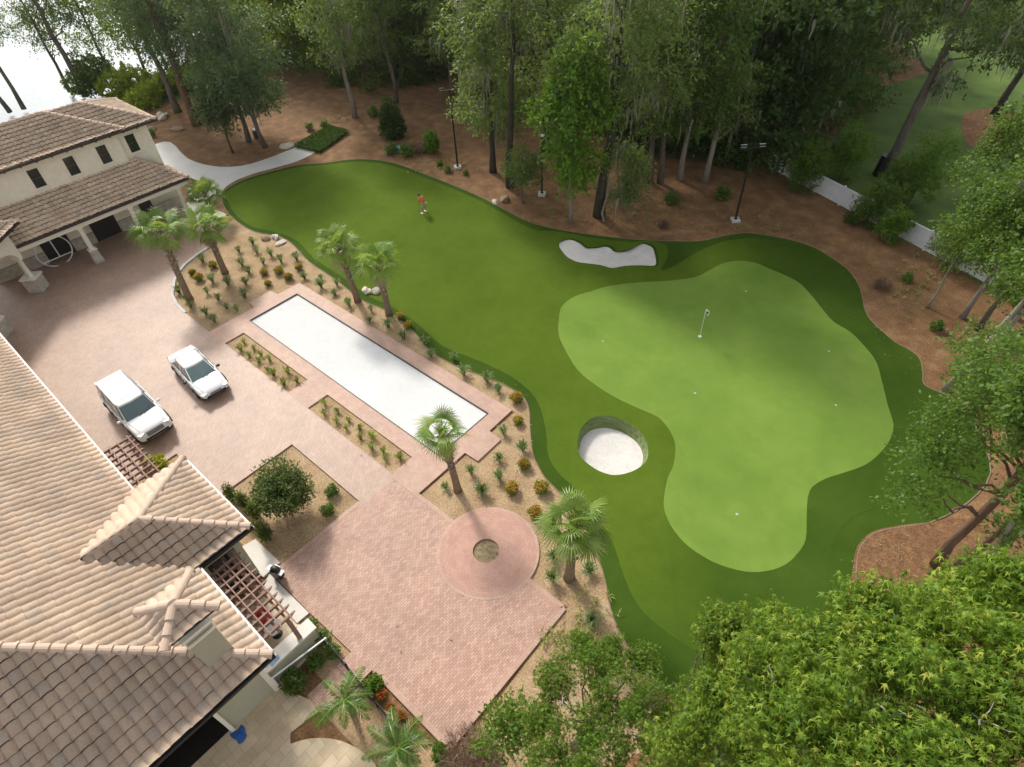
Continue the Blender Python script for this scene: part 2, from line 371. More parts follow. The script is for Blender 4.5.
def fast_mesh(name, verts, quads, m, parent=None, vals=None, smooth=False, loc=None):
    """quads: (n,4) int array; vals: per-face float attribute v"""
    verts = np.asarray(verts, np.float32); quads = np.asarray(quads, np.int32)
    me = bpy.data.meshes.new(name); n = len(quads)
    me.vertices.add(len(verts)); me.vertices.foreach_set('co', verts.ravel())
    me.loops.add(n*4); me.loops.foreach_set('vertex_index', quads.ravel())
    me.polygons.add(n); me.polygons.foreach_set('loop_start', np.arange(0, n*4, 4, dtype=np.int32))
    me.polygons.foreach_set('loop_total', np.full(n, 4, np.int32))
    if vals is not None:
        a = me.attributes.new('v', 'FLOAT', 'FACE'); a.data.foreach_set('value', np.asarray(vals, np.float32))
    me.update(calc_edges=True)
    me.materials.append(M[m])
    o = bpy.data.objects.new(name, me); COL.objects.link(o)
    if parent: o.parent = parent
    if loc is not None: o.location = loc
    return o
def norm(a): return a/np.maximum(np.linalg.norm(a, axis=-1, keepdims=True), 1e-9)

def sprays(rng, blobs, n, per, ll, lw, spread=.6, droop=.3, shell=.5, up=.2):
    """leafy twigs through a set of ellipsoid clumps -> verts, quads, vals"""
    B = np.array(blobs, float); c, rad = B[:, :3], B[:, 3:6]
    w = (rad.prod(1))**.8; w /= w.sum()
    k = rng.choice(len(B), n, p=w)
    d = norm(rng.normal(size=(n, 3)))
    r = np.where(rng.random(n) < shell, rng.uniform(.75, 1.08, n), rng.random(n)**.5)
    pos = c[k] + d*r[:, None]*rad[k]
    ax = norm(d*np.array([1, 1, .4]) + rng.normal(size=(n, 3))*.5 + np.array([0, 0, up-droop]))
    t = rng.random((n, per)); 
    base = pos[:, None, :] + ax[:, None, :]*(t[..., None]*spread) + rng.normal(size=(n, per, 3))*spread*.22
    base[..., 2] -= droop*spread*t**2
    ld = norm(ax[:, None, :]*.7 + rng.normal(size=(n, per, 3))*.8 + np.array([0, 0, -droop*.8]))
    nn = norm(rng.normal(size=(n, per, 3))*.8 + np.array([0, 0, 1.0]))
    sd = norm(np.cross(ld, nn))
    s = rng.uniform(.65, 1.25, (n, per, 1))
    L, W = ll*s, lw*s
    mid = base + ld*L*.5 + nn*L*.06
    v = np.stack([base, mid+sd*W*.5, base+ld*L, mid-sd*W*.5], 2).reshape(-1, 3)
    q = np.arange(len(v)).reshape(-1, 4)
    val = np.clip(rng.beta(2, 2, (n, 1))*.6 + rng.random((n, per))*.4, 0, 1).ravel()
    return v, q, val
def moss_strands(rng, pts, ln=(1, 2.6), w=.16):
    V, Q = [], []; pts = np.asarray(pts); n = len(pts); S = 4
    L = rng.uniform(*ln, n); a = rng.uniform(0, math.pi, n); W = rng.uniform(.5, 1.4, n)*w
    sd = np.stack([np.cos(a), np.sin(a), np.zeros(n)], 1)
    rows = []
    dr = rng.normal(size=(n, 2))*.08
    for i in range(S+1):
        t = i/S; wd = W*(1-t)**.7*(1 if i % 2 else .75)
        p = pts.copy(); p[:, 2] -= L*t; p[:, :2] += dr*t*L[:, None] + rng.normal(size=(n, 2))*.03
        rows.append((p-sd*wd[:, None], p+sd*wd[:, None]))
    v = np.stack([x for r in rows for x in r], 1)   # n,(S+1)*2,3
    base = np.arange(n)[:, None]*(2*(S+1))
    q = np.concatenate([np.stack([base[:, 0]+2*i, base[:, 0]+2*i+1, base[:, 0]+2*i+3, base[:, 0]+2*i+2], 1) for i in range(S)])
    val = np.tile(rng.random(n), S)
    return v.reshape(-1, 3), q, val
def limb(mb, rng, a, b, r0, r1, n=6, wob=.12, seg=7):
    a, b = np.array(a, float), np.array(b, float); L = np.linalg.norm(b-a); pts = []
    off = np.zeros(3)
    for i in range(n+1):
        t = i/n; 
        if 0 < i: off = off + rng.normal(size=3)*wob*L/n
        p = a+(b-a)*t+off*(1 if i < n else .6); pts.append(tuple(p))
    mb.tube(pts, [r0+(r1-r0)*(i/n)**.8 for i in range(n+1)], seg); return pts

# ------------------------------------------------------------------ world, sun, view
SUN_AZ, SUN_EL = 161.0, 39.0          # direction towards the sun
w = bpy.data.worlds.new('World'); scene.world = w; w.use_nodes = True
nt = w.node_tree; nt.nodes.clear()
sky = nt.nodes.new('ShaderNodeTexSky'); sky.sky_type = 'NISHITA'; sky.sun_disc = False
sky.sun_elevation = R(SUN_EL); sky.sun_rotation = R(90-SUN_AZ); sky.air_density = 1.0; sky.dust_density = 2.5; sky.ozone_density = 1.0
bg = nt.nodes.new('ShaderNodeBackground'); bg.inputs[1].default_value = .15
wo = nt.nodes.new('ShaderNodeOutputWorld'); hz = nt.nodes.new('ShaderNodeHueSaturation'); hz.inputs['Saturation'].default_value = .2   # milky, hazy sky
nt.links.new(sky.outputs[0], hz.inputs['Color']); nt.links.new(hz.outputs[0], bg.inputs[0]); nt.links.new(bg.outputs[0], wo.inputs[0])
sd = bpy.data.lights.new('sun', 'SUN'); sd.energy = 2.15; sd.angle = R(8); sd.color = (1, .93, .82)
so = bpy.data.objects.new('sun', sd); COL.objects.link(so)
dirv = Vector((math.cos(R(SUN_AZ))*math.cos(R(SUN_EL)), math.sin(R(SUN_AZ))*math.cos(R(SUN_EL)), math.sin(R(SUN_EL))))
so.rotation_euler = dirv.to_track_quat('Z', 'Y').to_euler(); so.location = (-60, 0, 60)
vs = scene.view_settings; vs.view_transform = 'Standard'; vs.look = 'None'; vs.exposure = .74; vs.gamma = 1; vs.use_curve_mapping = False
scene.render.engine = 'CYCLES'
cy = scene.cycles; cy.max_bounces = 6; cy.diffuse_bounces = 3; cy.glossy_bounces = 2; cy.transmission_bounces = 3
cy.use_adaptive_sampling = True; cy.use_denoising = True; cy.sample_clamp_indirect = 6

# ------------------------------------------------------------------ smooth closed outlines
def smooth_loop(pts, n=4):
    out = []; k = len(pts)
    for i in range(k):
        p0, p1, p2, p3 = (np.array(pts[(i+j) % k]) for j in (-1, 0, 1, 2))
        for s in range(n):
            t = s/n
            out.append(tuple(.5*((2*p1)+(-p0+p2)*t+(2*p0-5*p1+4*p2-p3)*t*t+(-p0+3*p1-3*p2+p3)*t**3)))
    return out
turf_pts = [(-54.0,21.0),(-52.5,19.8),(-49.5,18.8),(-46.2,18.5),(-44.5,18.8),(-43.1,19.4),(-41.2,19.4),(-37.9,18.7),(-34.4,18.5),(-30.9,18.1),(-28.5,18.4),(-25.7,18.1),(-23.2,17.4),(-21.1,17.4),(-19.5,17.7),(-17.9,18.0),(-16.3,18.0),(-15.3,17.5),(-14.2,16.3),(-13.0,15.1),(-11.8,14.4),(-11.1,14.2),(-9.9,13.9),(-8.2,13.2),(-7.0,12.4),(-6.1,11.7),(-5.1,10.7),(-4.0,10.0),(-3.0,9.7),(-2.3,9.5),(-1.6,9.3),(-.2,9.0),(2.6,9.6),(4.2,12.5),(3.2,15.8),(2.1,18.9),(1.8,20.2),(2.0,21.3),(2.6,22.2),(3.8,23.6),(4.8,25.8),(5.2,28.4),(4.1,30.9),(2.9,32.2),(2.1,32.7),(1.0,32.8),(.6,33.9),(.1,35.0),(-.6,35.4),(-1.4,35.6),(-2.5,36.3),(-3.3,36.9),(-4.0,37.9),(-4.6,39.2),(-5.3,40.4),(-6.3,41.5),(-7.5,42.2),(-9.2,42.9),(-11.0,42.9),(-12.8,42.4),(-14.1,41.8),(-15.3,40.2),(-16.2,38.8),(-18.0,37.4),(-19.9,36.2),(-21.9,35.2),(-24.0,34.3),(-26.0,33.6),(-28.3,33.2),(-31.2,33.5),(-34.4,33.9),(-37.6,34.0),(-40.8,34.0),(-44.8,33.9),(-47.6,33.2),(-49.6,31.8),(-51.0,29.9),(-52.7,28.2),(-53.8,25.6),(-54.4,23.2)]
green_pts = [(-18.8,24.8),(-19.5,26.0),(-19.5,27.4),(-19.0,28.5),(-18.3,29.9),(-16.9,31.5),(-15.4,32.9),(-14.2,34.4),(-13.8,35.8),(-13.5,37.0),(-12.8,38.0),(-11.7,38.5),(-10.6,38.4),(-9.4,38.3),(-8.3,38.0),(-7.1,37.1),(-6.0,36.1),(-5.0,35.3),(-3.8,34.9),(-2.7,34.1),(-1.7,33.1),(-.8,31.4),(-.1,30.0),(.6,28.7),(.8,27.5),(.7,26.3),(.4,25.1),(-.2,24.0),(-.8,23.0),(-1.1,22.1),(-1.0,21.3),(-.6,20.2),(-.2,19.1),(-.2,18.2),(-.4,17.3),(-.9,16.5),(-1.6,15.9),(-2.6,15.5),(-3.5,15.4),(-4.4,15.5),(-5.3,15.9),(-6.0,16.5),(-6.4,17.2),(-6.8,18.2),(-7.0,19.1),(-7.6,20.3),(-8.4,21.0),(-9.3,21.4),(-10.4,21.3),(-11.7,21.2),(-13.3,21.3),(-15.0,21.7),(-16.7,22.7),(-17.9,23.6)]
b1_lip = smooth_loop([(-24.4,31.9),(-24.5,32.7),(-24.1,33.3),(-23.2,33.35),(-22.4,33.1),(-21.8,33.5),(-21.5,34.1),(-20.9,34.15),(-20.4,33.95),(-19.8,34.5),(-19.6,35.4),(-19.4,36.15),(-18.6,36.15),(-18.0,35.6),(-17.2,34.5),(-17.1,33.8),(-18.0,33.3),(-18.8,32.6),(-19.4,31.8),(-20.3,31.6),(-21.6,31.0),(-22.2,30.9),(-23.1,31.1)], 3)
b1_sand = [(x*1.006, y*1.006) for x, y in smooth_loop([(-24.35,31.9),(-24.35,32.6),(-24.0,33.0),(-23.2,33.0),(-22.4,32.75),(-21.8,33.15),(-21.4,33.75),(-20.9,33.8),(-20.4,33.6),(-19.8,34.2),(-19.6,35.1),(-19.35,35.8),(-18.6,35.8),(-18.05,35.3),(-17.3,34.3),(-17.2,33.8),(-18.0,33.25),(-18.8,32.55),(-19.4,31.75),(-20.3,31.55),(-21.6,30.95),(-22.2,30.85),(-23.1,31.05)], 3)]
b2_lip = smooth_loop([(-11.75,17.3),(-12.1,18.2),(-12.1,19.1),(-11.6,19.7),(-10.9,20.0),(-9.9,20.0),(-9.1,19.7),(-8.5,19.1),(-8.2,18.4),(-8.35,17.5),(-8.9,16.7),(-9.6,16.4),(-10.4,16.4),(-11.1,16.6)], 4)
cx, cyy = -10.15, 18.2
s2px = [(580,447),(583,437),(592,430),(603,428),(615,430),(630,437),(640,447),(643,456)]
s2up = [tuple(G(x, y, -.62)[:2]) for x, y in s2px]
s2 = [(math.atan2(y-cyy, x-cx), math.hypot(x-cx, y-cyy)) for x, y in s2up] + [(math.atan2(y-cyy, x-cx), .97*math.hypot(x-cx, y-cyy)) for x, y in [(-8.5,17.3),(-8.9,16.7),(-9.6,16.4),(-10.4,16.4),(-11.1,16.6),(-11.6,17.1)]]
s2.sort(); s2a = [a for a, _ in s2]; s2r = [r for _, r in s2]
s2a = [s2a[-1]-2*math.pi]+s2a+[s2a[0]+2*math.pi]; s2r = [s2r[-1]]+s2r+[s2r[0]]
b2_sand = []
for x, y in b2_lip:
    a = math.atan2(y-cyy, x-cx); r = min(float(np.interp(a, s2a, s2r)), .975*math.hypot(x-cx, y-cyy)); b2_sand.append((cx+r*math.cos(a), cyy+r*math.sin(a)))

turf = smooth_loop(turf_pts, 3); green = smooth_loop(green_pts, 3)
def struct(name, mb, m, kind='structure', **k):
    o = mb.build(name, m, **k); return tag(o, kind=kind)
# ground: one sheet to the horizon, with real hollows for the two sand bunkers and the lake
lake_edge = [(-90.6,-120),(-90.2,0),(-90.1,13.6),(-89.9,20.0),(-88.2,26.5),(-92.0,39.3),(-102.3,62.8),(-108,90),(-150,170),(-420,300),(-640,100),(-560,-200),(-200,-260)]
big = [(-700,-350),(400,-350),(400,600),(-700,600)]
struct('ground', MB().prism(big, 0, 0, [b1_lip, b2_lip, lake_edge]), 'ground')
mw, ntw, bw_, _ = new_mat('lake_water')
bw_.inputs['Base Color'].default_value = (.10, .14, .16, 1); bw_.inputs['Roughness'].default_value = .28; bw_.inputs['IOR'].default_value = 1.33
bump(ntw, bw_, noise(ntw, coords(ntw), 1.4, 3), .5, .12); M['water'] = mw
struct('lake_water', MB().prism([(x*1.0-1, y) if x > -95 else (x, y) for x, y in [(-88,-125),(-87,0),(-87,30),(-100,70),(-150,175),(-425,305),(-645,100),(-565,-205),(-200,-265)]], -.35, -.35), 'water')
sh = MB()
k = len(lake_edge)
for i in range(k):
    a, b = lake_edge[i], lake_edge[(i+1) % k]
    sh.add([(a[0], a[1], 0), (b[0], b[1], 0), (b[0]-1.2*(b[0] > -400), b[1], -.6), (a[0]-1.2*(a[0] > -400), a[1], -.6)], [(0, 1, 2, 3)])
struct('lake_bank', sh, 'lawn')

Z_T = .02
struct('rough_turf', MB().prism(turf, 0, Z_T, [b1_lip, b2_lip]), 'rough')
# fairway: lighter shorter turf inside the rough edge
fw = smooth_loop([(-53.6,21.2),(-52.3,20.2),(-49.4,19.2),(-46.2,18.9),(-43.8,19.6),(-41.2,19.9),(-37.9,19.2),(-34.4,19.0),(-30.9,18.7),(-28.5,18.9),(-25.7,18.7),(-23.0,18.2),(-20.3,18.6),(-17.6,18.8),(-15.4,18.3),(-13.6,16.9),(-12.4,15.6),(-11.3,15.0),(-9.9,14.7),(-7.8,13.9),(-6.7,13.3),(-5.2,12.1),(-4.0,11.5),(-3.0,11.4),(-2.0,11.4),(-.9,11.6),(.6,12.2),(1.6,13.6),(1.9,15.6),(1.2,18.2),(.8,20.0),(1.0,21.6),(1.8,23.0),(3.0,24.2),(3.9,26.0),(4.3,28.3),(3.4,30.2),(2.3,31.6),(.6,32.2),(-.2,33.6),(-1.0,34.8),(-2.3,35.7),(-3.8,36.9),(-5.0,39.0),(-6.2,40.8),(-7.6,41.6),(-9.2,42.2),(-11.0,42.3),(-12.6,41.8),(-13.8,41.0),(-14.9,39.5),(-15.6,37.4),(-16.0,35.0),(-16.5,33.6),(-17.0,35.4),(-18.0,36.75),(-19.4,36.4),(-20.2,35.5),(-21.9,34.7),(-23.2,34.15),(-24.9,33.65),(-26.0,33.2),(-27.2,32.5),(-29.5,32.7),(-31.4,33.0),(-34.4,33.4),(-37.6,33.5),(-40.8,33.5),(-44.7,33.4),(-47.3,32.7),(-49.2,31.4),(-50.6,29.6),(-52.2,28.0),(-53.3,25.5),(-53.9,23.2)], 3)
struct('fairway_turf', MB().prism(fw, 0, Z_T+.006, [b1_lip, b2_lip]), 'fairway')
te = MB()
for a, b in zip(turf, turf[1:]+turf[:1]): te.beam((*a, .018), (*b, .018), .05, .045)
M['edging'] = mat('tan_edging', [(.16, .115, .07), (.28, .21, .14)], 3, .9); struct('turf_edging', te, 'edging')
struct('putting_green', MB().prism(green, 0, Z_T+.014), 'green')
def bunker(lip, sand, zt, zb, wallm, nm):
    mb = MB(); n = len(lip); rings = 5
    rng = np.random.default_rng(3)
    vs = []
    for r_ in range(rings+1):
        t = r_/rings
        for i in range(n):
            j = .0 if r_ in (0, rings) else .025*math.sin(i*3.1+r_*5)
            vs.append((lip[i][0]+(sand[i][0]-lip[i][0])*t+j, lip[i][1]+(sand[i][1]-lip[i][1])*t+j, zt+(zb-zt)*t))
    mb.add(vs, [(r_*n+i, r_*n+(i+1) % n, (r_+1)*n+(i+1) % n, (r_+1)*n+i) for r_ in range(rings) for i in range(n)])
    struct('bunker_face', mb, wallm)
    c = np.array(sand).mean(0); s2 = MB(); vv = []
    for r_ in range(4):
        f = 1-r_*.3
        vv += [(c[0]+(x-c[0])*f*1.01, c[1]+(y-c[1])*f*1.01, zb-.10*(1-f)) for x, y in sand]
    s2.add(vv, [(r_*n+i, r_*n+(i+1) % n, (r_+1)*n+(i+1) % n, (r_+1)*n+i) for r_ in range(3) for i in range(n)])
    s2.add([vv[3*n+i] for i in range(n)], [tuple(range(n))])
    struct('bunker_sand', s2, 'sand', smooth=True)
bunker(b2_lip, b2_sand, Z_T+.006, -.62, 'stackturf', 'pot')
bunker(b1_lip, b1_sand, Z_T, -.09, 'rough', 'long')

# paved yard (8 cm proud of the planting beds), with the beds and the sand court left open
ZP = .09
curve = [(-46.05,14.95),(-45.81,13.88),(-45.28,12.55),(-44.58,11.59),(-43.77,10.92),(-42.24,9.98),(-40.92,9.63),(-39.5,9.52)]
bed1 = [(-34.25,9.54),(-34.25,10.9),(-27.1,10.9),(-27.1,9.54)]
bed2 = [(-25.14,9.52),(-25.14,10.9),(-17.78,10.9),(-17.78,9.52)]
bed3 = [(-23.56,2.2),(-23.56,7.35),(-17.79,7.35),(-17.85,2.30)]
bed6 = [(-27.95,.3),(-27.95,2.95),(-24.15,2.95),(-24.15,.3)]  # planting bed, its mulch stretched under the pergola to stand in for shade
yard = [(-62,.0),(-62,17.0),(-52.0,17.0),(-50.2,16.8),(-47.4,16.6)] + curve + [(-36.5,9.5),(-15.8,9.5),(-6.67,9.57),(-6.67,2.55),(-10.98,2.53),(-10.98,1.74),(-12.2,1.70),(-12.2,2.45),(-14.97,2.33),(-17.84,2.30),(-23.56,2.2),(-24.0,.6),(-24.0,-.05)]
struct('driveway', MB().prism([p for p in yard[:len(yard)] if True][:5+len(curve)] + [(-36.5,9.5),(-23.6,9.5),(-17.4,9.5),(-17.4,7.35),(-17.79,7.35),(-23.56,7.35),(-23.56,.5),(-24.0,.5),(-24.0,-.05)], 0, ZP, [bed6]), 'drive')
# border strip around the court
border = [(-36.15,9.5),(-36.15,12.86),(-36.92,12.95),(-36.92,14.70),(-36.1,14.75),(-36.05,16.56),(-15.88,16.74),(-15.83,14.81),(-14.93,14.75),(-14.90,12.9),(-15.81,12.87),(-15.81,9.5)]
court = [(-35.08,11.86),(-35.08,15.67),(-16.75,15.72),(-16.75,11.86)]
struct('court_border', MB().prism(border, 0, ZP+.006, [court, [(x, y+.0) for x, y in bed1], bed2]), 'border')
cb = MB()
for a, b in zip(court, court[1:]+court[:1]): cb.beam((a[0], a[1], ZP-.02), (b[0], b[1], ZP-.02), .05, .09)
struct('court_edge', cb, 'fascia')
struct('court_sand', MB().prism([(-35.2,11.75),(-35.2,15.8),(-16.65,15.8),(-16.65,11.75)], 0, .022), 'courtsand')
circ = [( -10.98+2.22*math.cos(t), 9.41+2.22*math.sin(t)) for t in np.linspace(0, 2*math.pi, 65)[:-1]]
hole = [(-11.06+.61*math.cos(t), 9.36+.61*math.sin(t)) for t in np.linspace(0, 2*math.pi, 33)[:-1]]
struct('circle_paving', MB().prism(circ, 0, ZP+.008, [hole]), 'circle')
ring_ = [( -10.98+2.36*math.cos(t), 9.41+2.36*math.sin(t)) for t in np.linspace(0, 2*math.pi, 65)[:-1]]
struct('circle_edging', MB().prism(ring_, 0, ZP+.004, [circ]), 'border')
struct('plaza', MB().prism([(-17.396,9.5)]+[(-11.06+.61*math.cos(R(t)), 9.36+.61*math.sin(R(t))) for t in range(162, 380, 12)]+[(-6.67,9.57),(-6.67,2.55),(-10.98,2.53),(-10.98,1.74),(-12.2,1.70),(-12.2,2.45),(-14.97,2.33),(-17.79,2.30),(-17.79,7.346),(-17.396,7.346)], 0, ZP-.002), 'plaza')
# soldier course along the plaza edges
sc = MB()
for a, b in [((-6.67,9.5),(-6.67,2.62)),((-6.74,2.62),(-10.9,2.60)),((-9.2,9.50),(-6.74,9.50)),((-17.7,9.44),(-13.0,9.46)),((-17.72,7.3),(-17.72,2.35))]:
    sc.beam((*a, ZP-.035), (*b, ZP-.035), .22, .08)
struct('plaza_edging', sc, 'border')
cu = MB()
for a, b in zip(curve, curve[1:]): cu.beam((*a, .06), (*b, .06), .20, .12)
struct('curb', cu, 'concrete')
struct('path', MB().prism(smooth_loop([(-69.5,18.6),(-69.6,21.6),(-68.69,23.2),(-63.4,22.3),(-59.6,22.9),(-57.3,24.6),(-56.6,27.2),(-56.5,30.0),(-56.4,32.2),(-54.6,32.8),(-53.9,30.9),(-53.6,28.7),(-54.1,26.65),(-54.8,24.35),(-54.9,22.5),(-54.3,21.03),(-53.2,19.9),(-53.1,18.6),(-52.4,17.2),(-54.2,17.0),(-54.9,18.6),(-56.6,20.4),(-58.8,20.3),(-62,19.4),(-66,18.4)], 3), 0, .012), 'concrete')
struct('path_slab', MB().prism([(-52.6,16.9),(-50.6,16.5),(-49.3,18.0),(-49.8,18.7),(-52.1,18.4)], 0, .03), 'concrete')
# planting beds
struct('island_bed', MB().prism([(-47.4,16.55)]+[(x, y) for x, y in curve]+[(-36.3,9.5),(-36.0,12.9),(-35.9,16.6),(-25,16.7),(-15.7,16.8),(-15.7,9.4),(-13.2,9.4),(-6.6,9.65),(-6.3,2.5),(-11.2,1.6),(-11.2,.3),(-8.5,.4),(-7,1.2),(-3,4),(-1,7.5),(1,9.2)]+[(x+.0, y+.25) for x, y in turf_pts[31:3:-1]]+[(-48.9,19.2)], 0, .008), 'bed')
struct('planting_bed', MB().prism(bed1, 0, .012), 'bed'); struct('planting_bed', MB().prism(bed2, 0, .012), 'bed')
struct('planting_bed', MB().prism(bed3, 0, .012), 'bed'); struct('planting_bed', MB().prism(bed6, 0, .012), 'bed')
struct('planting_bed', MB().prism([(-15.1,1.0),(-15.1,2.33),(-12.2,2.45),(-12.2,1.0)], 0, .012), 'bed')
M['straw'] = mat('dry_straw', [(.12, .09, .05), (.26, .20, .11), (.34, .27, .16)], 6, .95, .9, 14, 8, bdist=.04)
struct('planting_bed', MB().prism(hole, 0, .014), 'straw')
struct('mulch_bed', MB().prism(smooth_loop([(3.0,15.0),(1.95,18.9),(1.7,20.2),(1.9,21.3),(2.5,22.2),(3.8,23.6),(5.6,25.2),(8,24.5),(9,19),(6.5,14)], 3), 0, .03), 'redmulch')
# lawn beyond the fence
struct('lawn', MB().prism([(-18.5,55.0),(-15,62),(-15.6,72),(-15.4,79),(-13,86),(-24,100),(-60,190),(160,260),(160,30),(24,33.5)], 0, .01), 'lawn')
struct('mulch_bed', MB().prism(smooth_loop(GL([(962,118),(975,110),(1000,109),(1020,118),(1012,140),(985,150),(966,142)]), 3), 0, .02), 'redmulch')
struct('lake_lawn', MB().prism([(-90,-40),(-90.0,13.6),(-89.9,20.0),(-88.2,26.5),(-91.9,39.3),(-102,62.8),(-100,90),(-80,60),(-79,35),(-82,20),(-80,-40)], 0, .01), 'lawn')
# travertine patio and courtyard floor
struct('patio', MB().prism([(-26,-9),(-26,-.3),(-17.75,-.3),(-17.75,2.15),(-17.2,2.15),(-17.2,1.75),(-14.0,1.75),(-13.45,1.75),(-13.3,-.3),(-12.9,-.2),(-12.45,.08),(-11.9,.3),(-11.4,.2),(-11.6,-.9)]+[(-11.5+0*t, -1.0) for t in (0,)]+[(-8.4-3.2*math.cos(t)*1.0, -2.4+2.9*math.sin(t)) for t in np.linspace(.45, 1.57, 10)]+[(-6.0,.1),(-5,-9)], 0, .05), 'travertine')
struct('courtyard_slab', MB().prism(GL([(232,552),(255.5,539),(280,562.5),(263,577),(252,568)], .1), 0, ZP+.02), 'paleslab')
struct('courtyard_slab', MB().prism(GL([(269.5,573.8),(309,613),(297,623),(262,587)], .1), 0, ZP+.015), 'paleslab')
struct('garden_walk', MB().prism([(-12.2,.25),(-12.2,1.7),(-10.98,1.74),(-11.1,.25)], 0, .06), 'plaza')

# ------------------------------------------------------------------ roofs
class Roof:
    def __init__(s): s.bm = bmesh.new(); s.uv = s.bm.loops.layers.uv.new('UVMap'); s.caps = []; s.k = 0
    def face(s, pts, sp=.36, course=.43, amp=.085, lip=.058, u0=0.0, seg=8):
        P = [Vector(p) for p in pts]; U = (P[1]-P[0]).normalized(); N = U.cross(P[2]-P[0]).normalized()
        if N.z < 0: raise ValueError('roof face winding')
        V = N.cross(U); uvp = [((p-P[0]).dot(U), (p-P[0]).dot(V)) for p in P]
        ua, ub = min(a for a, _ in uvp), max(a for a, _ in uvp); vb = max(b for _, b in uvp)
        k0, k1 = math.floor(ua/sp), math.ceil(ub/sp); nc = math.ceil(vb/course); s.k += 1
        rng = np.random.default_rng(s.k+17)
        jit = rng.uniform(-.009, .012, (k1-k0, nc)); ju = rng.uniform(-.012, .012, (k1-k0, nc))
        bm = bmesh.new(); uvl = bm.loops.layers.uv.new('UVMap'); grid = []
        for c in range(nc):
            for e in (0, 1):
                row = []
                for i in range((k1-k0)*seg+1):
                    t = min(i//seg, k1-k0-1); f = i/seg; x = (k0+f)*sp
                    h = amp*abs(math.sin(math.pi*f))**.65 + (lip + jit[t, c])*(1-e) 
                    row.append(bm.verts.new((x+u0, (c+e*.995)*course + (jit[t, c]*1.5 if e == 0 else 0), h)))
                grid.append(row)
        for r_ in range(len(grid)-1):
            for i in range(len(grid[0])-1):
                f = bm.faces.new((grid[r_][i], grid[r_][i+1], grid[r_+1][i+1], grid[r_+1][i])); f.smooth = True
                f.material_index = r_ % 2; cidx = (r_//2)+.5; tu = k0+i//seg+.5+100*s.k
                for l in f.loops: l[uvl].uv = (tu, cidx)
        n = len(uvp)
        for i in range(n):
            a, b = Vector((*uvp[i], 0)), Vector((*uvp[(i+1) % n], 0)); d = b-a
            no = Vector((d.y, -d.x, 0))
            co = a.copy()
            if i == 0: co = co + Vector((0, -.04, 0))
            bmesh.ops.bisect_plane(bm, geom=bm.verts[:]+bm.edges[:]+bm.faces[:], plane_co=co, plane_no=no, clear_outer=True)
        off = {}
        for v in bm.verts: off[v] = s.bm.verts.new(P[0]+U*v.co.x+V*v.co.y+N*v.co.z)
        for f in bm.faces:
            g = s.bm.faces.new([off[v] for v in f.verts]); g.smooth = True; g.material_index = f.material_index
            for l0, l1 in zip(f.loops, g.loops): l1[s.uv].uv = l0[uvl].uv
        bm.free()
    def cap(s, a, b, r=.15, step=.46):
        a, b = Vector(a), Vector(b); d = b-a; L = d.length; d.normalize(); n = max(1, round(L/step)); st = L/n
        up = Vector((0, 0, 1)); sd_ = d.cross(up).normalized(); u = sd_.cross(d)
        cm = MB(); s.caps.append(cm)
        for i in range(n):
            p0 = a+d*(i*st-.03); p1 = a+d*((i+1)*st+.03); vs = []
            for p, rr, lift in ((p0, r*1.12, .045), (p1, r*.92, .01)):
                for k in range(9):
                    t = R(-20+220*k/8); vs.append(p+sd_*math.cos(t)*rr+u*(math.sin(t)*rr*.9+lift))
            fs = [(k, k+1, 10+k, 9+k) for k in range(8)] + [tuple(range(9))[::-1], tuple(range(9, 18))]
            cm.add(vs, fs)
    def build(s, parent, m='tile', name='roof', capname='ridge_cap'):
        off = Vector((0, 0, 0)); p = parent
        while p is not None:
            if p.name in ORG: off = ORG[p.name]; break
            p = p.parent
        bmesh.ops.translate(s.bm, verts=s.bm.verts, vec=-off)
        me = bpy.data.meshes.new(name); s.bm.to_mesh(me); s.bm.free(); me.materials.append(M[m]); me.materials.append(M['gap'])
        o = bpy.data.objects.new(name, me); COL.objects.link(o); o.parent = parent
        for cm in s.caps: cm.build(capname, 'cap', o)
        return o
def hip(rf, x0, x1, y0, y1, z, pitch, faces='NESW', caps=True, **k):
    """hip roof over a rectangle, ridge along the longer side"""
    w_, d_ = x1-x0, y1-y0
    h = min(w_, d_)/2
    if w_ >= d_: a, b = (x0+h, (y0+y1)/2, z+h*pitch), (x1-h, (y0+y1)/2, z+h*pitch)
    else: a, b = ((x0+x1)/2, y0+h, z+h*pitch), ((x0+x1)/2, y1-h, z+h*pitch)
    c00, c10, c11, c01 = (x0, y0, z), (x1, y0, z), (x1, y1, z), (x0, y1, z)
    same = (Vector(a)-Vector(b)).length < .01
    if w_ >= d_:
        F = {'S': [c00, c10, b, a], 'E': [c10, c11, b], 'N': [c11, c01, a, b], 'W': [c01, c00, a]}
        H = [(c00, a), (c01, a), (c10, b), (c11, b)]
    else:
        F = {'S': [c00, c10, a], 'E': [c10, c11, b, a], 'N': [c11, c01, b], 'W': [c01, c00, a, b]}
        H = [(c00, a), (c10, a), (c01, b), (c11, b)]
    for f in faces:
        p = F[f]
        if same and len(p) == 4: p = p[:3]
        rf.face(p, **k)
    if caps:
        for p, q in H: rf.cap(p, q)
        if not same: rf.cap(a, b)
    return a, b

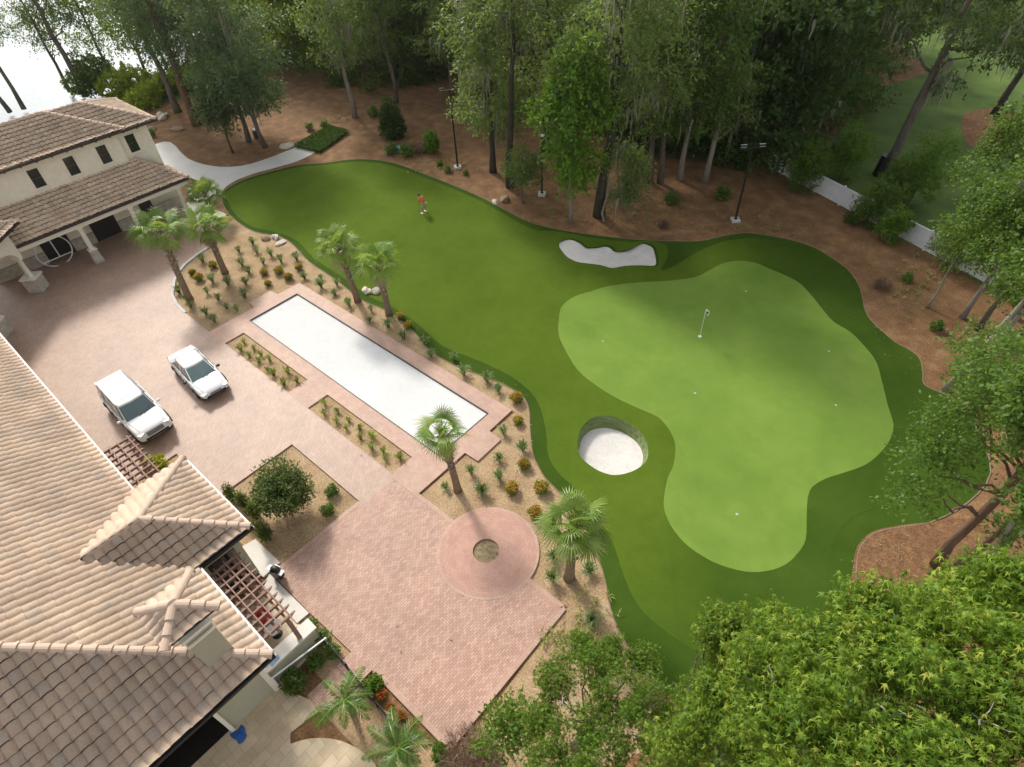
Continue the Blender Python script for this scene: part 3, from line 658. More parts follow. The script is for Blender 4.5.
# ------------------------------------------------------------------ main house
EX, EY, EZ, PT = -12.5, .22, 3.7, .42
house = thing('house', 'large cream house under a sweeping tan clay tile roof in the lower left corner', 'house', (-28, -8, 0), world=True)
rf = Roof(); s_ = 9.6
rf.face([(EX, EY, EZ), (-47, EY, EZ), (-47, EY-s_, EZ+PT*s_), (EX-s_, EY-s_, EZ+PT*s_)], u0=.1)
rf.face([(EX, EY-2*s_, EZ), (EX, EY, EZ), (EX-s_, EY-s_, EZ+PT*s_)], amp=.10, lip=.10)
rf.face([(-47, EY-2*s_, EZ), (EX, EY-2*s_, EZ), (EX-s_, EY-s_, EZ+PT*s_), (-47, EY-s_, EZ+PT*s_)])
rf.cap((EX, EY, EZ+.03), (EX-s_, EY-s_, EZ+PT*s_+.03)); rf.cap((EX-s_, EY-s_, EZ+PT*s_), (-47, EY-s_, EZ+PT*s_)); rf.cap((EX, EY-2*s_, EZ), (EX-s_, EY-s_, EZ+PT*s_))
# wing
WX0, WX1, WY = -23.35, -17.72, 2.57; wc = (WX0+WX1)/2; wh = (WX1-WX0)/2
pk = (wc, WY-wh, EZ+PT*wh); bk = (wc, -3.6, EZ+PT*wh)
rf.face([(WX1, WY, EZ), (WX0, WY, EZ), pk])
rf.face([(WX1, -3.6, EZ), (WX1, WY, EZ), pk, bk], amp=.10, lip=.10)
rf.face([(WX0, WY, EZ), (WX0, -3.6, EZ), bk, pk])
rf.cap((WX1, WY, EZ+.03), pk); rf.cap((WX0, WY, EZ+.03), pk); rf.cap(pk, (wc, -2.4, pk[2]))
rf.build(house, 'tile')
wl = MB()
wl.prism([(-46.5,-.3),(-46.5,-18.4),(-13.4,-18.4),(-13.4,-6.5),(-14.9,-6.5),(-14.9,-2.35),(-13.4,-2.35),(-13.4,-.3),(-18.3,-.3),(-18.3,2.0),(-22.8,2.0),(-22.8,-.3)], 0, EZ-.02)
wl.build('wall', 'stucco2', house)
tr = MB(); tr.box((-13.36, -.36, 1.85), (.16, .2, 3.6)); tr.box((-13.36, -2.28, 1.85), (.14, .14, 3.6)); tr.build('corner_trim', 'trim', house)
dk = MB(); dk.prism([(-14.89,-6.45),(-14.89,-2.4),(-13.45,-2.4),(-13.45,-6.45)], .055, .06); dk.box((-14.86, -4.4, 1.5), (.03, 4.0, 2.9)); dk.build('patio_opening', 'dark', house)
gu = MB()
gu.beam((EX+.05, EY+.06, EZ-.07), (EX+.05, -19, EZ-.07), .13, .14)
gu.beam((WX1+.06, EY+.1, EZ-.07), (WX1+.06, WY+.1, EZ-.07), .13, .14)
gu.build('dark_gutter', 'darkmetal', house)
gw = MB()
gw.beam((WX1+.13, EY+.07, EZ-.06), (EX+.11, EY+.07, EZ-.06), .10, .12); gw.beam((-47, EY+.07, EZ-.06), (WX0-.05, EY+.07, EZ-.06), .10, .12)
gw.beam((WX0-.05, WY+.07, EZ-.06), (WX1+.12, WY+.07, EZ-.06), .10, .12)
gw.build('white_gutter', 'gutter', house)
sf = MB(); sf.prism([(-46.9,EY-.05),(-46.9,-18.9),(EX-.05,-18.9),(EX-.05,EY-.05)], EZ-.12, EZ-.03); sf.prism([(WX0+.05,-.2),(WX0+.05,WY-.05),(WX1-.05,WY-.05),(WX1-.05,-.2)], EZ-.125, EZ-.035)
sf.build('soffit', 'trim', house)
for c_, d_ in (((-20.5, 2.02, 1.6), (1.8, .04, 1.7)), ((-18.28, 1.1, 1.35), (.04, 1.2, 2.5)), ((-15.6, -.27, 1.4), (2.6, .04, 2.5))): MB().box(c_, d_).build('window', 'glass', house)
# chimney with its own small tiled hip cap
chim = MB(); cz = 6.28
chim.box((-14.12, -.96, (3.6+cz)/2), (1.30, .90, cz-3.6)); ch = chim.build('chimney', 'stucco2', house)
ct = MB(); ct.box((-14.12, -.96, cz+.06), (1.46, 1.06, .14)); ct.box((-13.38, -.96, 6.0), (.07, .98, .10)); ct.build('chimney_trim', 'trim', ch)
cs = MB(); cs.box((-14.12, -.96, cz+.38), (1.0, .62, .52)); cs.build('chimney_vent', 'fascia', ch)
cr = Roof(); hip(cr, -15.0, -13.2, -1.83, -.05, cz+.68, .42, sp=.3, course=.36); cr.build(ch, 'tile', 'chimney_roof', 'chimney_cap')
cf = MB(); cf.box((-14.1, -.94, cz+.63), (1.76, 1.74, .07)); cf.build('chimney_fascia', 'fascia', ch)

# courtyard wall, pergolas and what stands by them
cw = thing('garden_wall', 'low grey garden wall with a pale flat coping beside the larger pergola', 'wall', (-13.7, .7, 0), world=True)
MB().prism([(-13.95,-.28),(-13.5,-.28),(-13.5,1.95),(-13.95,1.95)], 0, 1.25).build('wall', 'stucco2', cw)
MB().prism([(-14.03,-.27),(-13.44,-.27),(-13.44,2.03),(-14.03,2.03)], 1.25, 1.35).build('coping', 'paleslab', cw)
tag(MB().beam((-13.3, -.30, 1.05), (-12.95, 2.06, 1.05), .05, .06).cyl((-13.3, -.24, 0), (-13.3, -.24, 1.1), .03).cyl((-12.96, 2.0, 0), (-12.96, 2.0, 1.1), .03).build('gate_rail', 'whitemetal', loc=(-13.3, .9, 0)), 'thin white rail slanting from the house corner to the dark garden fence', 'rail')
fe = thing('garden_fence', 'low dark metal fence running from the pergola corner past the two feathery palms', 'fence', (-10.5, 1.85, 0), world=True)
a0, a1 = Vector((-13.35, 2.02, 0)), Vector((-8.0, 1.72, 0))
for z in (.12, .95): MB().beam(a0+Vector((0, 0, z)), a1+Vector((0, 0, z)), .035, .035).build('rail', 'darkmetal', fe)
pi_ = MB()
for i in range(46): p = a0.lerp(a1, i/45); pi_.box((p.x, p.y, .52), (.016, .016, 1.0))
pi_.build('picket', 'darkmetal', fe)
for i in range(4):
    p = a0.lerp(a1, i/3); MB().box((p.x, p.y, .55), (.07, .07, 1.1)).build('post', 'darkmetal', fe)

pg = thing('pergola', 'larger reddish timber pergola over the courtyard at the corner of the house', 'pergola', (-15.6, 1.0, 0), world=True)
for y in (.48, .90, 1.35):
    MB().beam((-17.62, y, 2.92), (-13.55, y, 2.92), .09, .16).build('beam', 'timber', pg)
for i in range(11):
    x = -17.45+i*.385; b = MB(); b.beam((x, .30, 3.07), (x, 1.55, 3.07), .075, .13); b.add([(x-.037, 1.55, 3.005), (x+.037, 1.55, 3.005), (x+.037, 1.55, 3.135), (x-.037, 1.55, 3.135), (x-.037, 1.74, 3.12), (x+.037, 1.74, 3.12)], [(0, 4, 5, 1), (3, 2, 5, 4), (0, 3, 4), (1, 5, 2)]); b.build('rafter', 'timber', pg)
for y in (.62, 1.05, 1.50): MB().beam((-17.6, y, 3.155), (-13.45, y, 3.155), .05, .04).build('purlin', 'timber', pg)
for x in (-17.45, -13.62): MB().box((x, 1.35, 1.42), (.16, .16, 2.84)).build('post', 'timber', pg)
pg2 = thing('pergola', 'smaller timber pergola in front of the parked sport utility vehicle', 'pergola', (-26, 1.0, 0), world=True)
for y in (.55, .98, 1.42):
    MB().beam((-27.55, y, 2.95), (-23.45, y, 2.95), .08, .14).build('beam', 'timber', pg2)
for i in range(10):
    x = -27.4+i*.42; MB().beam((x, .32, 3.08), (x, 1.72, 3.08), .07, .12).build('rafter', 'timber', pg2)
for y in (.66, 1.05, 1.55): MB().beam((-27.55, y, 3.165), (-23.45, y, 3.165), .05, .04).build('purlin', 'timber', pg2)
for x in (-27.3, -23.6): MB().box((x, 1.42, 1.44), (.15, .15, 2.88)).build('post', 'timber', pg2)

t = thing('chair', 'red cushioned dark chair standing under the larger pergola', 'chair', (-16.0, .95, .05))
MB().box((0, 0, .45), (.52, .52, .12)).build('seat', 'cushion', t, bevel=.03); MB().box((-.24, 0, .72), (.1, .5, .5)).build('backrest', 'cushion', t, bevel=.03)
for sx in (-1, 1):
    for sy in (-1, 1): MB().box((.22*sx, .22*sy, .2), (.05, .05, .4)).build('leg', 'darkmetal', t)
t = thing('patio_table', 'small grey metal table beside the red chair under the pergola', 'table', (-15.2, .9, .05))
MB().lathe((0, 0, .66), [(.38, 0), (.40, .02), (.38, .05)], 20).build('table_top', 'concrete', t); MB().lathe((0, 0, 0), [(.22, 0), (.20, .03), (.04, .06), (.035, .66)], 12).build('pedestal', 'darkmetal', t)
t = thing('barbecue_grill', 'small dark barbecue grill with chrome lid handle on the pale slab at the wing corner', 'grill', (-17.35, 2.45, .11), rz=.3); t.scale = (.72, .72, .8)
MB().box((0, 0, .45), (.62, .42, .7)).build('cabinet', 'darkmetal', t, bevel=.02)
l = MB().ball((0, 0, .82), (.34, .25, .22), 12, 8).build('lid', 'darkmetal', t, smooth=True); MB().beam((-.2, .25, .86), (.2, .25, .86), .03, .03).build('handle', 'chrome', l)
for sx in (-1, 1): MB().box((.45*sx, 0, .76), (.26, .36, .04)).build('side_shelf', 'whitemetal', t)
for px, py, r, m, lab in ((214, 519, .10, 'cup', 'small white globe lamp at the wing corner, uppermost of the three globes'), (225, 528, .14, 'darkmetal', 'dark shiny globe lamp at the wing corner, largest of the three globes'), (226, 538, .09, 'cup', 'small white globe lamp just below the dark globe at the wing corner')):
    p = G(px, py, 1.2); t = thing('globe_lamp', lab, 'lamp', (p.x, p.y, 0), 'globe lamps at the wing corner')
    MB().lathe((0, 0, 0), [(.09, 0), (.09, .03), (.025, .05), (.022, 1.2-r)], 10).build('stem', 'darkmetal', t); MB().ball((0, 0, 1.2), r, 14, 10).build('globe', m, t, smooth=True)

def cloth(name, label, cat, c, s, m, sd):
    rng = np.random.default_rng(sd); n = 9; vs = []
    for j in range(n):
        for i in range(n):
            u, v = i/(n-1)*2-1, j/(n-1)*2-1; rr = 1+.18*math.sin(3*math.atan2(v, u)+sd)
            e = max(0, 1-math.hypot(u, v)*.75)
            vs.append((u*s*rr, v*s*.8*rr, .015+.10*e*rng.uniform(.4, 1.2)))
    o = MB().add(vs, [(j*n+i, j*n+i+1, (j+1)*n+i+1, (j+1)*n+i) for j in range(n-1) for i in range(n-1)]).build(name, m, smooth=True, subsurf=1)
    o.location = c; tag(o, label, cat)
p = G(240, 735, .05); cloth('tarp', 'crumpled bright blue cloth lying on the travertine patio', 'cloth', (p.x, p.y, .05), .27, 'bluecloth', 2)
p = G(277, 663, 1.35); cloth('towel', 'crumpled pale blue cloth on the coping of the low garden wall', 'cloth', (-13.75, p.y, 1.35), .22, 'paleblue', 4)
hb = MB(); hp = G(287, 625, .1)
pts = [(.42*math.cos(a)*(1-.04*a/6.28), .30*math.sin(a)*(1-.04*a/6.28), .03+.012*a) for a in np.linspace(0, 18, 60)]
o = hb.tube(pts, .025, 6).build('garden_hose', 'hosegreen', smooth=True); o.location = (-14.35, 1.45, .05); tag(o, 'coiled bright green hose by the end of the pergola', 'hose')

# ------------------------------------------------------------------ garage house
ga = thing('garage_house', 'two storey cream garage house with tiled roofs and columned porch in the upper left', 'house', (-57, 11, 0), world=True)
rf = Roof(); 
hip(rf, -61.0, -53.55, 2.0, 15.3, 7.5, .42, 'NES', sp=.34, course=.42, seg=6); hip(rf, -60.95, -53.75, 6.0, 17.85, 7.42, .42, 'NEW', sp=.34, course=.42, seg=6)
r1 = rf.build(ga, 'tilefar')
rf = Roof()
rf.face([(-51.0, 2.5, 3.5), (-51.0, 17.35, 3.5), (-54.35, 15.25, 4.92), (-54.35, 2.5, 4.92)], sp=.34, course=.42, seg=6)
rf.face([(-51.0, 17.35, 3.5), (-54.35, 17.35, 3.5), (-54.35, 15.25, 4.92)], sp=.34, course=.42, seg=6)
rf.cap((-51.0, 17.35, 3.53), (-54.35, 15.25, 4.95)); rf.build(ga, 'tilefar', 'porch_roof')
wl = MB(); wl.prism([(-60.6,2.4),(-54.3,2.4),(-54.3,14.75),(-54.55,14.75),(-54.55,17.2),(-60.6,17.2)], 0, 7.44); wl.build('wall', 'stucco', ga)
fb = MB()
for a, b, z in (((-53.52, 1.9), (-53.52, 15.35), 7.40), ((-53.72, 15.3), (-53.72, 17.9), 7.32), ((-53.7, 17.88), (-60.95, 17.88), 7.32), ((-50.97, 2.4), (-50.97, 17.4), 3.42), ((-50.97, 17.38), (-54.3, 17.38), 3.42)):
    fb.beam((*a, z), (*b, z), .06, .17)
fb.build('fascia', 'fascia', ga)
so_ = MB(); so_.box((-57.3, 9.9, 7.36), (7.2, 15.6, .06)); so_.build('soffit', 'trim', ga)
for i in range(13): MB().box((-53.95, 3.6+i*1.05, 7.27), (.6, .12, .14)).build('corbel', 'fascia', ga)
for x, y in ((-54.28, 8.38), (-54.28, 10.86), (-54.28, 13.28), (-54.53, 15.62)):
    fr = MB(); fr.box((x, y, 6.05), (.06, .86, 1.46)); f_ = fr.build('window', 'trim', ga)
    MB().box((x+.02, y, 6.05), (.06, .72, 1.32)).build('glass', 'glass', f_); MB().box((x+.045, y, 6.05), (.03, .72, .05)).build('glazing_bar', 'wframe', f_)
    MB().box((x+.06, y, 5.28), (.14, .98, .09)).build('sill', 'trim', f_)
for y, wd_, lab in ((7.05, 1.95, 0), (10.75, 1.95, 0), (14.3, 1.0, 0)):
    MB().box((-54.27, y, 1.25), (.06, wd_, 2.5)).build('garage_door' if wd_ > 1.5 else 'door', 'dark', ga)
for y0, y1 in ((8.1, 9.72), (11.78, 13.75), (14.85, 17.1), (2.6, 6.0)):
    MB().box((-54.2, (y0+y1)/2, .5), (.16, y1-y0, 1.0)).build('stone_wainscot', 'stone', ga)
MB().box((-51.25, 9.9, 3.2), (.34, 14.6, .42)).box((-52.8, 17.03, 3.2), (3.0, .3, .42)).build('porch_beam', 'trim', ga)
for y in (16.3, 12.35, 8.55):
    c = MB(); c.box((-51.25, y, 2.1), (.30, .30, 1.9)); c.box((-51.25, y, 2.98), (.42, .42, .12)); c = c.build('column', 'trim', ga)
    MB().box((-51.25, y, .55), (.72, .72, 1.1), taper=.72).build('pedestal', 'stone', c); MB().box((-51.25, y, 1.14), (.60, .60, .09)).build('pedestal_cap', 'trim', c)
MB().box((-53, 9.9, 3.38), (3.2, 14.3, .05)).build('porch_ceiling', 'stucco', ga)

# ------------------------------------------------------------------ porte-cochere (turned 45 degrees)
po = thing('porte_cochere', 'cream arched carriage porch with tiled roof and paired columns at the left edge', 'porch', (-51.6, .2, 0), rz=R(45), world=False)
# local frame: x along the front from column 1 ... the front faces local +y after the turn
FW = 5.25
rf = Roof(); hip(rf, -3.6, 3.6, -3.6, 3.6, 5.0, .42, sp=.34, course=.42, seg=6)
PO = po
c1, c2 = Vector((-50.95, 4.15)), Vector((-47.15, .55)); mid = (c1+c2)/2; dn = Vector((1, 1)).normalized(); ctr = mid-dn*2.75
po.location = (ctr.x, ctr.y, 0)
rf.build(po, 'tilefar')
MB().box((0, 0, 4.92), (7.2, 7.2, .14)).build('fascia', 'fascia', po)
def arch(mb, half, z0, z1, ztop, th, yy, ax):
    n = 14; vs = []
    out = [(-half-.35, z0), (-half, z0)] + [(-half*math.cos(math.pi*i/n), z0+(z1-z0)*math.sin(math.pi*i/n)) for i in range(1, n)] + [(half, z0), (half+.35, z0)]
    k = len(out)
    for s in (-th/2, th/2):
        vs += [((x, yy+s, z) if ax == 'x' else (yy+s, x, z)) for x, z in out] + [((x, yy+s, ztop) if ax == 'x' else (yy+s, x, ztop)) for x, z in out]
    fs = []
    for i in range(k-1):
        fs += [(i, i+1, k+i+1, k+i), (2*k+i+1, 2*k+i, 3*k+i, 3*k+i+1), (i+1, i, 2*k+i, 2*k+i+1), (k+i, k+i+1, 3*k+i+1, 3*k+i)]
    fs += [(0, k, 3*k, 2*k), (k-1, 3*k-1, 4*k-1, 2*k-1)]
    mb.add(vs, fs)
aw = MB()
for yy, ax in ((2.75, 'y'), (-2.75, 'y'), (2.74, 'x'), (-2.74, 'x')): arch(aw, 2.3, 2.75, 3.9, 4.86, .5, yy, ax)
aw.build('arched_wall', 'stucco', po)
for sx in (-1, 1):
    for sy in (-1, 1):
        b = MB().box((2.62*sx, 2.62*sy, .58), (1.0, 1.0, 1.16)).build('pedestal', 'stone', po)
        MB().box((2.62*sx, 2.62*sy, 1.2), (1.12, 1.12, .12)).build('pedestal_cap', 'trim', b)
        for dx, dy in ((-.24, .24), (.24, -.24)):
            MB().lathe((2.62*sx+dx, 2.62*sy+dy, 1.26), [(.19, 0), (.19, .08), (.15, .12), (.13, 1.35), (.18, 1.42), (.18, 1.5)], 12).build('column', 'trim', po, smooth=True)

# white standing ring in front of the garage door
rg = thing('ring_frame', 'white metal ring with a crossbar standing before the first garage door', 'ring', (-53.2, 6.55, 0))
MB().tube([(0, 1.2*math.cos(a), 1.22+1.2*math.sin(a)) for a in np.linspace(0, 2*math.pi, 41)], .05, 8, cap=False).build('ring', 'whitemetal', rg, smooth=True)
MB().tube([(0, -1.06, .66), (0, 1.06, .66)], .045, 8).build('crossbar', 'whitemetal', rg); MB().tube([(0, .15, .66), (0, .15, 2.4)], .045, 8).build('upright', 'whitemetal', rg)
for s in (-.5, .5): MB().box((0, s, .04), (.7, .07, .07)).build('foot', 'whitemetal', rg)
t = thing('trash_can', 'dark rubbish bin with white lid beside the last garage column', 'bin', (-52.35, 15.55, ZP))
MB().lathe((0, 0, 0), [(.22, 0), (.27, .7), (.28, .72)], 14).build('body', 'cardark', t); MB().lathe((0, 0, .72), [(.29, 0), (.29, .05), (.2, .14), (.03, .17)], 14).build('lid', 'cup', t)

# ------------------------------------------------------------------ boundary fence
bf = thing('boundary_fence', 'long white boundary fence half hidden by feathery shrubs on the right', 'fence', (-7, 48.8, 0), world=True)
A, B = Vector((-17.2, 53.05, 0)), Vector((4.0, 44.2, 0)); nseg = 9
for i in range(nseg):
    a, b = A.lerp(B, i/nseg), A.lerp(B, (i+1)/nseg)
    MB().beam(a+Vector((0, 0, .80)), b+Vector((0, 0, .80)), .05, 1.36).build('panel', 'white', bf)
    MB().beam(a+Vector((0, 0, 1.5)), b+Vector((0, 0, 1.5)), .10, .09).build('rail', 'white', bf); MB().beam(a+Vector((0, 0, .13)), b+Vector((0, 0, .13)), .09, .10).build('rail', 'white', bf)
for i in range(nseg+1):
    p = A.lerp(B, i/nseg); MB().box((p.x, p.y, .80), (.13, .13, 1.6), rz=-.396).box((p.x, p.y, 1.63), (.18, .18, .07), rz=-.396, taper=.3).build('post', 'white', bf)

# ------------------------------------------------------------------ vehicles
def lathe_x(mb, c, prof, seg=20, flip=1):
    """disc-like lathe round the y axis: prof = [(radius, y)]"""
    vs = [(c[0]+r*math.cos(2*math.pi*k/seg), c[1]+flip*y, c[2]+r*math.sin(2*math.pi*k/seg)) for r, y in prof for k in range(seg)]
    n = len(prof)
    fs = [(i*seg+k, i*seg+(k+1) % seg, (i+1)*seg+(k+1) % seg, (i+1)*seg+k) for i in range(n-1) for k in range(seg)] + [tuple((n-1)*seg+k for k in range(seg)), tuple(range(seg))]
    mb.add(vs, fs)
def car(name, label, loc, rz, W, paint, st, gb, gt, zb, zt, wb, wt, wheels, wr, suv):
    t = thing(name, label, 'car', loc, 'white cars parked on the brick driveway', rz)
    # st: stations (x, halfwidth factor, bottom z, shoulder/top z)
    hw = W/2; mb = MB(); vs = []; n = 11
    for x, wf, z0, zt_ in st:
        w_ = hw*wf
        half = [(0, z0), (.72*w_, z0), (.94*w_, z0+.10), (w_, z0+.30*(zt_-z0)+.05), (w_*.995, z0+.68*(zt_-z0)), (w_*.955, zt_-.035), (w_*.86, zt_+.005), (w_*.4, zt_+.035), (0, zt_+.045)]
        vs += [(x, y, z) for y, z in half] + [(x, -y, z) for y, z in half[-2:0:-1]]
    k = 16
    fs = [(i*k+j, i*k+(j+1) % k, (i+1)*k+(j+1) % k, (i+1)*k+j) for i in range(len(st)-1) for j in range(k)]
    fs += [tuple(range(k))[::-1], tuple((len(st)-1)*k+j for j in range(k))]
    mb.add(vs, fs); body = mb.build('body', paint, t, smooth=True, subsurf=2)
    # glasshouse
    def ring(x0, x1, hw_, z, bow):
        return [(x0, -hw_*.86, z), (x0+.1*(x1-x0), -hw_, z), (x1-.12*(x1-x0), -hw_, z), (x1, -hw_*.84, z), (x1+bow, 0, z), (x1, hw_*.84, z), (x1-.12*(x1-x0), hw_, z), (x0+.1*(x1-x0), hw_, z), (x0, hw_*.86, z), (x0-bow*.7, 0, z)]
    lo, hi = ring(gb[0], gb[1], wb, zb, .10), ring(gt[0], gt[1], wt, zt, .06)
    g = MB().add(lo+hi, [(i, (i+1) % 10, 10+(i+1) % 10, 10+i) for i in range(10)] + [tuple(range(10, 20))]).build('windows', 'carglass', t)
    # roof panel and pillars in body colour
    hi2 = ring(gt[0]-.03, gt[1]+.02, wt+.035, zt-.01, .06); hi3 = ring(gt[0]+.05, gt[1]-.10, wt-.06, zt+.055, .05); hi4 = ring(gt[0]+.3, gt[1]-.4, wt-.3, zt+.075, .03)
    MB().add(hi2+hi3+hi4, [(i, (i+1) % 10, 10+(i+1) % 10, 10+i) for i in range(10)] + [(10+i, 10+(i+1) % 10, 20+(i+1) % 10, 20+i) for i in range(10)] + [tuple(range(20, 30)), tuple(range(10))[::-1]]).build('roof', paint, t, smooth=True)
    for sgn in (-1, 1):
        def P(u, base): # point along side
            a, b = (gb, wb) if base else (gt, wt); return Vector((a[0]+u*(a[1]-a[0]), sgn*(b+.012), zb if base else zt))
        for (ub, ut, wd) in ((.99, .96, .09), (.56, .50, .10), (.28, .24, .12) if suv else (.06, .08, .2), (.02, .02, .16)):
            a, b = P(ub, 1), P(ut, 0)
            if ub > .9 or ub < .03: a.y *= .9; b.y *= .9
            MB().beam(a, b, .05, wd, up=(1, 0, .3)).build('pillar', paint, t)
        m_ = MB().ball((gb[1]-.28, sgn*(hw+.10), zb+.06), (.09, .13, .085), 10, 6).build('wing_mirror', 'cardark' if not suv else paint, t, smooth=True)
        MB().box((.45, sgn*(hw*.985), zb-.22), (.16, .03, .035)).build('door_handle', 'chrome', t)
        for wx in wheels:
            wm = MB(); lathe_x(wm, (wx, sgn*(hw-.02), wr), [(wr*.6, -.20), (wr, -.18), (wr, -.02), (wr*.93, .015), (wr*.68, .02)], 24, sgn); wh_ = wm.build('wheel', 'rubber', t, smooth=False)
            rm = MB(); lathe_x(rm, (wx, sgn*(hw+.005), wr), [(wr*.66, -.04), (wr*.66, .0), (wr*.58, -.015), (wr*.18, -.01), (wr*.14, .01)], 20, sgn); rm.build('rim', 'chrome', wh_)
            am = MB(); 
            am.tube([(wx+math.cos(a)*wr*1.1, sgn*(hw-.01), wr+math.sin(a)*wr*1.1) for a in np.linspace(R(-12), R(192), 14)], .045, 6).build('wheel_arch', 'cardark', t)
        x0 = st[-1][0]
        h = MB().box((x0-.17, sgn*hw*.72, st[-3][3]-.13), (.30, hw*.30, .15), rz=sgn*-.42).build('headlight', 'lamp', t, bevel=.03)
        MB().box((st[0][0]+.07, sgn*hw*.74, st[1][3]-.14), (.16, hw*.26, .22), rz=sgn*.35).build('tail_light', 'red', t, bevel=.03)
        for ux in ((.98, .45, -.42, -1.25) if suv else (.86, -.15, -1.12)):
            MB().box((ux, sgn*(hw*.992), zb-.40), (.014, .02, .62)).build('door_seam', 'cardark', t)
        MB().box((-.1, sgn*(hw*.965), zb-.01), (gb[1]-gb[0]-.5, .03, .02)).build('belt_trim', 'cardark' if not suv else 'silver', t)
        MB().beam((gb[1]+.16, sgn*hw*.80, zb+.012), (x0-.30, sgn*hw*.66, st[-3][3]+.018), .014, .012).build('bonnet_seam', 'cardark', t)
    x0 = st[-1][0]; zg = st[-3][3]-.17
    gm = MB().box((x0-.045, 0, zg), (.10, hw*.88 if suv else hw*.72, .30 if suv else .15)).build('grille', 'cardark', t, bevel=.015)
    for i in range(4 if suv else 2):
        MB().box((x0+.012, 0, zg-.11+.073*i if suv else zg-.035+.07*i), (.02, hw*.84 if suv else hw*.68, .026)).build('grille_bar', 'silver', gm)
    MB().box((x0-.03, 0, st[-1][2]+.10), (.12, hw*1.25, .13)).build('air_intake', 'cardark', t, bevel=.02)
    MB().box((st[0][0]-.005, 0, .62), (.03, .5, .13)).build('number_plate', 'cup', t)
    for sgn in (-1, 1): MB().beam((gb[1]+.10, sgn*.12, zb+.03), (gb[1]-.12, sgn*.12+.45, zb+.16), .018, .018).build('wiper', 'cardark', t)
    MB().box((0, 0, .2), (st[-1][0]*1.7, W*.86, .16)).build('underbody', 'cardark', t)
    if suv:
        for sgn in (-1, 1): MB().tube([(gt[0]+.25, sgn*(wt-.02), zt+.06), (gt[0]+.35, sgn*(wt-.02), zt+.11), (gt[1]-.5, sgn*(wt-.02), zt+.11), (gt[1]-.4, sgn*(wt-.02), zt+.06)], .025, 6).build('roof_rail', 'chrome', t)
        MB().box((gt[1]-.55, 0, zt+.068), (.42, .80, .02)).build('sunroof', 'carglass', t)
    return t
car('parked_suv', 'tall white sport utility vehicle with dark sunroof parked nearest the clay roof', (-32.12, 2.96, ZP+.004), R(-.5), 2.0, 'carpearl',
    [(-2.62, .86, .52, .95), (-2.56, .93, .40, 1.12), (-2.3, .985, .32, 1.17), (-1.2, 1, .28, 1.18), (0, 1, .28, 1.18), (.95, 1, .28, 1.18), (1.3, .99, .28, 1.14), (1.9, .98, .30, 1.09), (2.35, .94, .33, 1.01), (2.56, .88, .38, .90), (2.64, .82, .46, .72)],
    (-2.48, 1.26), (-2.40, .66), 1.15, 1.80, .90, .76, (-1.62, 1.62), .40, True)
car('parked_sedan', 'low white sedan parked between the taller vehicle and the narrow planting bed', (-32.33, 6.85, ZP+.004), R(-3.8), 1.83, 'carpaint',
    [(-2.40, .80, .42, .78), (-2.34, .90, .32, .90), (-2.0, .97, .25, .94), (-1.2, 1, .22, .94), (0, 1, .22, .93), (.9, 1, .22, .93), (1.25, .985, .22, .90), (1.75, .97, .24, .83), (2.15, .92, .27, .74), (2.34, .84, .30, .64), (2.42, .76, .36, .52)],
    (-1.88, 1.16), (-1.05, .32), .915, 1.37, .80, .62, (-1.42, 1.42), .33, False)

# ------------------------------------------------------------------ person putting
def skin_obj(name, V, Eg, rad, m, parent, sub=2):
    me = bpy.data.meshes.new(name); me.from_pydata(V, Eg, []); o = bpy.data.objects.new(name, me); COL.objects.link(o)
    md = o.modifiers.new('skin', 'SKIN'); md.use_smooth_shade = True
    sl = me.skin_vertices[0].data
    for i, r in enumerate(rad): sl[i].radius = (r, r) if not hasattr(r, '__len__') else r
    sl[0].use_root = True
    o.modifiers.new('sub', 'SUBSURF').levels = sub; o.modifiers[-1].render_levels = sub
    dg = bpy.context.evaluated_depsgraph_get(); dg.update()
    new = bpy.data.meshes.new_from_object(o.evaluated_get(dg)); new.name = name
    bpy.data.objects.remove(o); new.materials.clear(); new.materials.append(M[m])
    new.polygons.foreach_set('use_smooth', [True]*len(new.polygons))
    o = bpy.data.objects.new(name, new); COL.objects.link(o); o.parent = parent; return o
pp = G(424.5, 213, Z_T+.006)
pe = thing('person', 'person in orange shirt and khaki shorts bending over a putter on the turf', 'person', (pp.x, pp.y, Z_T+.006), rz=R(188))
V, Eg, Rd = [], [], []
def jv(p, r, link=None):
    V.append(p); Rd.append(r)
    if link is not None: Eg.append((link, len(V)-1))
    return len(V)-1
pel = jv((-.10, 0, .94), (.15, .125)); wa = jv((-.03, 0, 1.07), (.135, .11), pel); chst = jv((.10, 0, 1.27), (.16, .12), wa); nk = jv((.23, 0, 1.43), .055, chst); hd = jv((.32, 0, 1.50), .085, nk); jv((.40, 0, 1.55), .075, hd)
for s in (-1, 1):
    hp_ = jv((-.10, .10*s, .88), .085, pel); kn = jv((.02, .17*s, .48), .058, hp_); an = jv((-.04, .20*s, .09), .04, kn); jv((.10, .22*s, .045), .035, an)
    sh_ = jv((.14, .19*s, 1.34), .06, chst); el = jv((.22, .22*s, 1.06), .043, sh_); wr_ = jv((.36, .05*s, .86), .028, el); pa = jv((.385, .022*s, .80), .034, wr_)
    for k_ in range(4): 
        a_ = jv((.40+.012*k_, .0+.012*s, .775-.012*k_), .010, pa); jv((.415+.008*k_, -.015*s, .755-.012*k_), .008, a_)
    jv((.372, -.005*s, .765), .011, pa)
skin_obj('body', V, Eg, Rd, 'skin', pe)
V, Eg, Rd = [], [], []
a = jv((-.09, 0, .97), (.175, .15)); b = jv((-.03, 0, 1.07), (.165, .14), a); c = jv((.10, 0, 1.27), (.185, .145), b); jv((.20, 0, 1.39), .075, c)
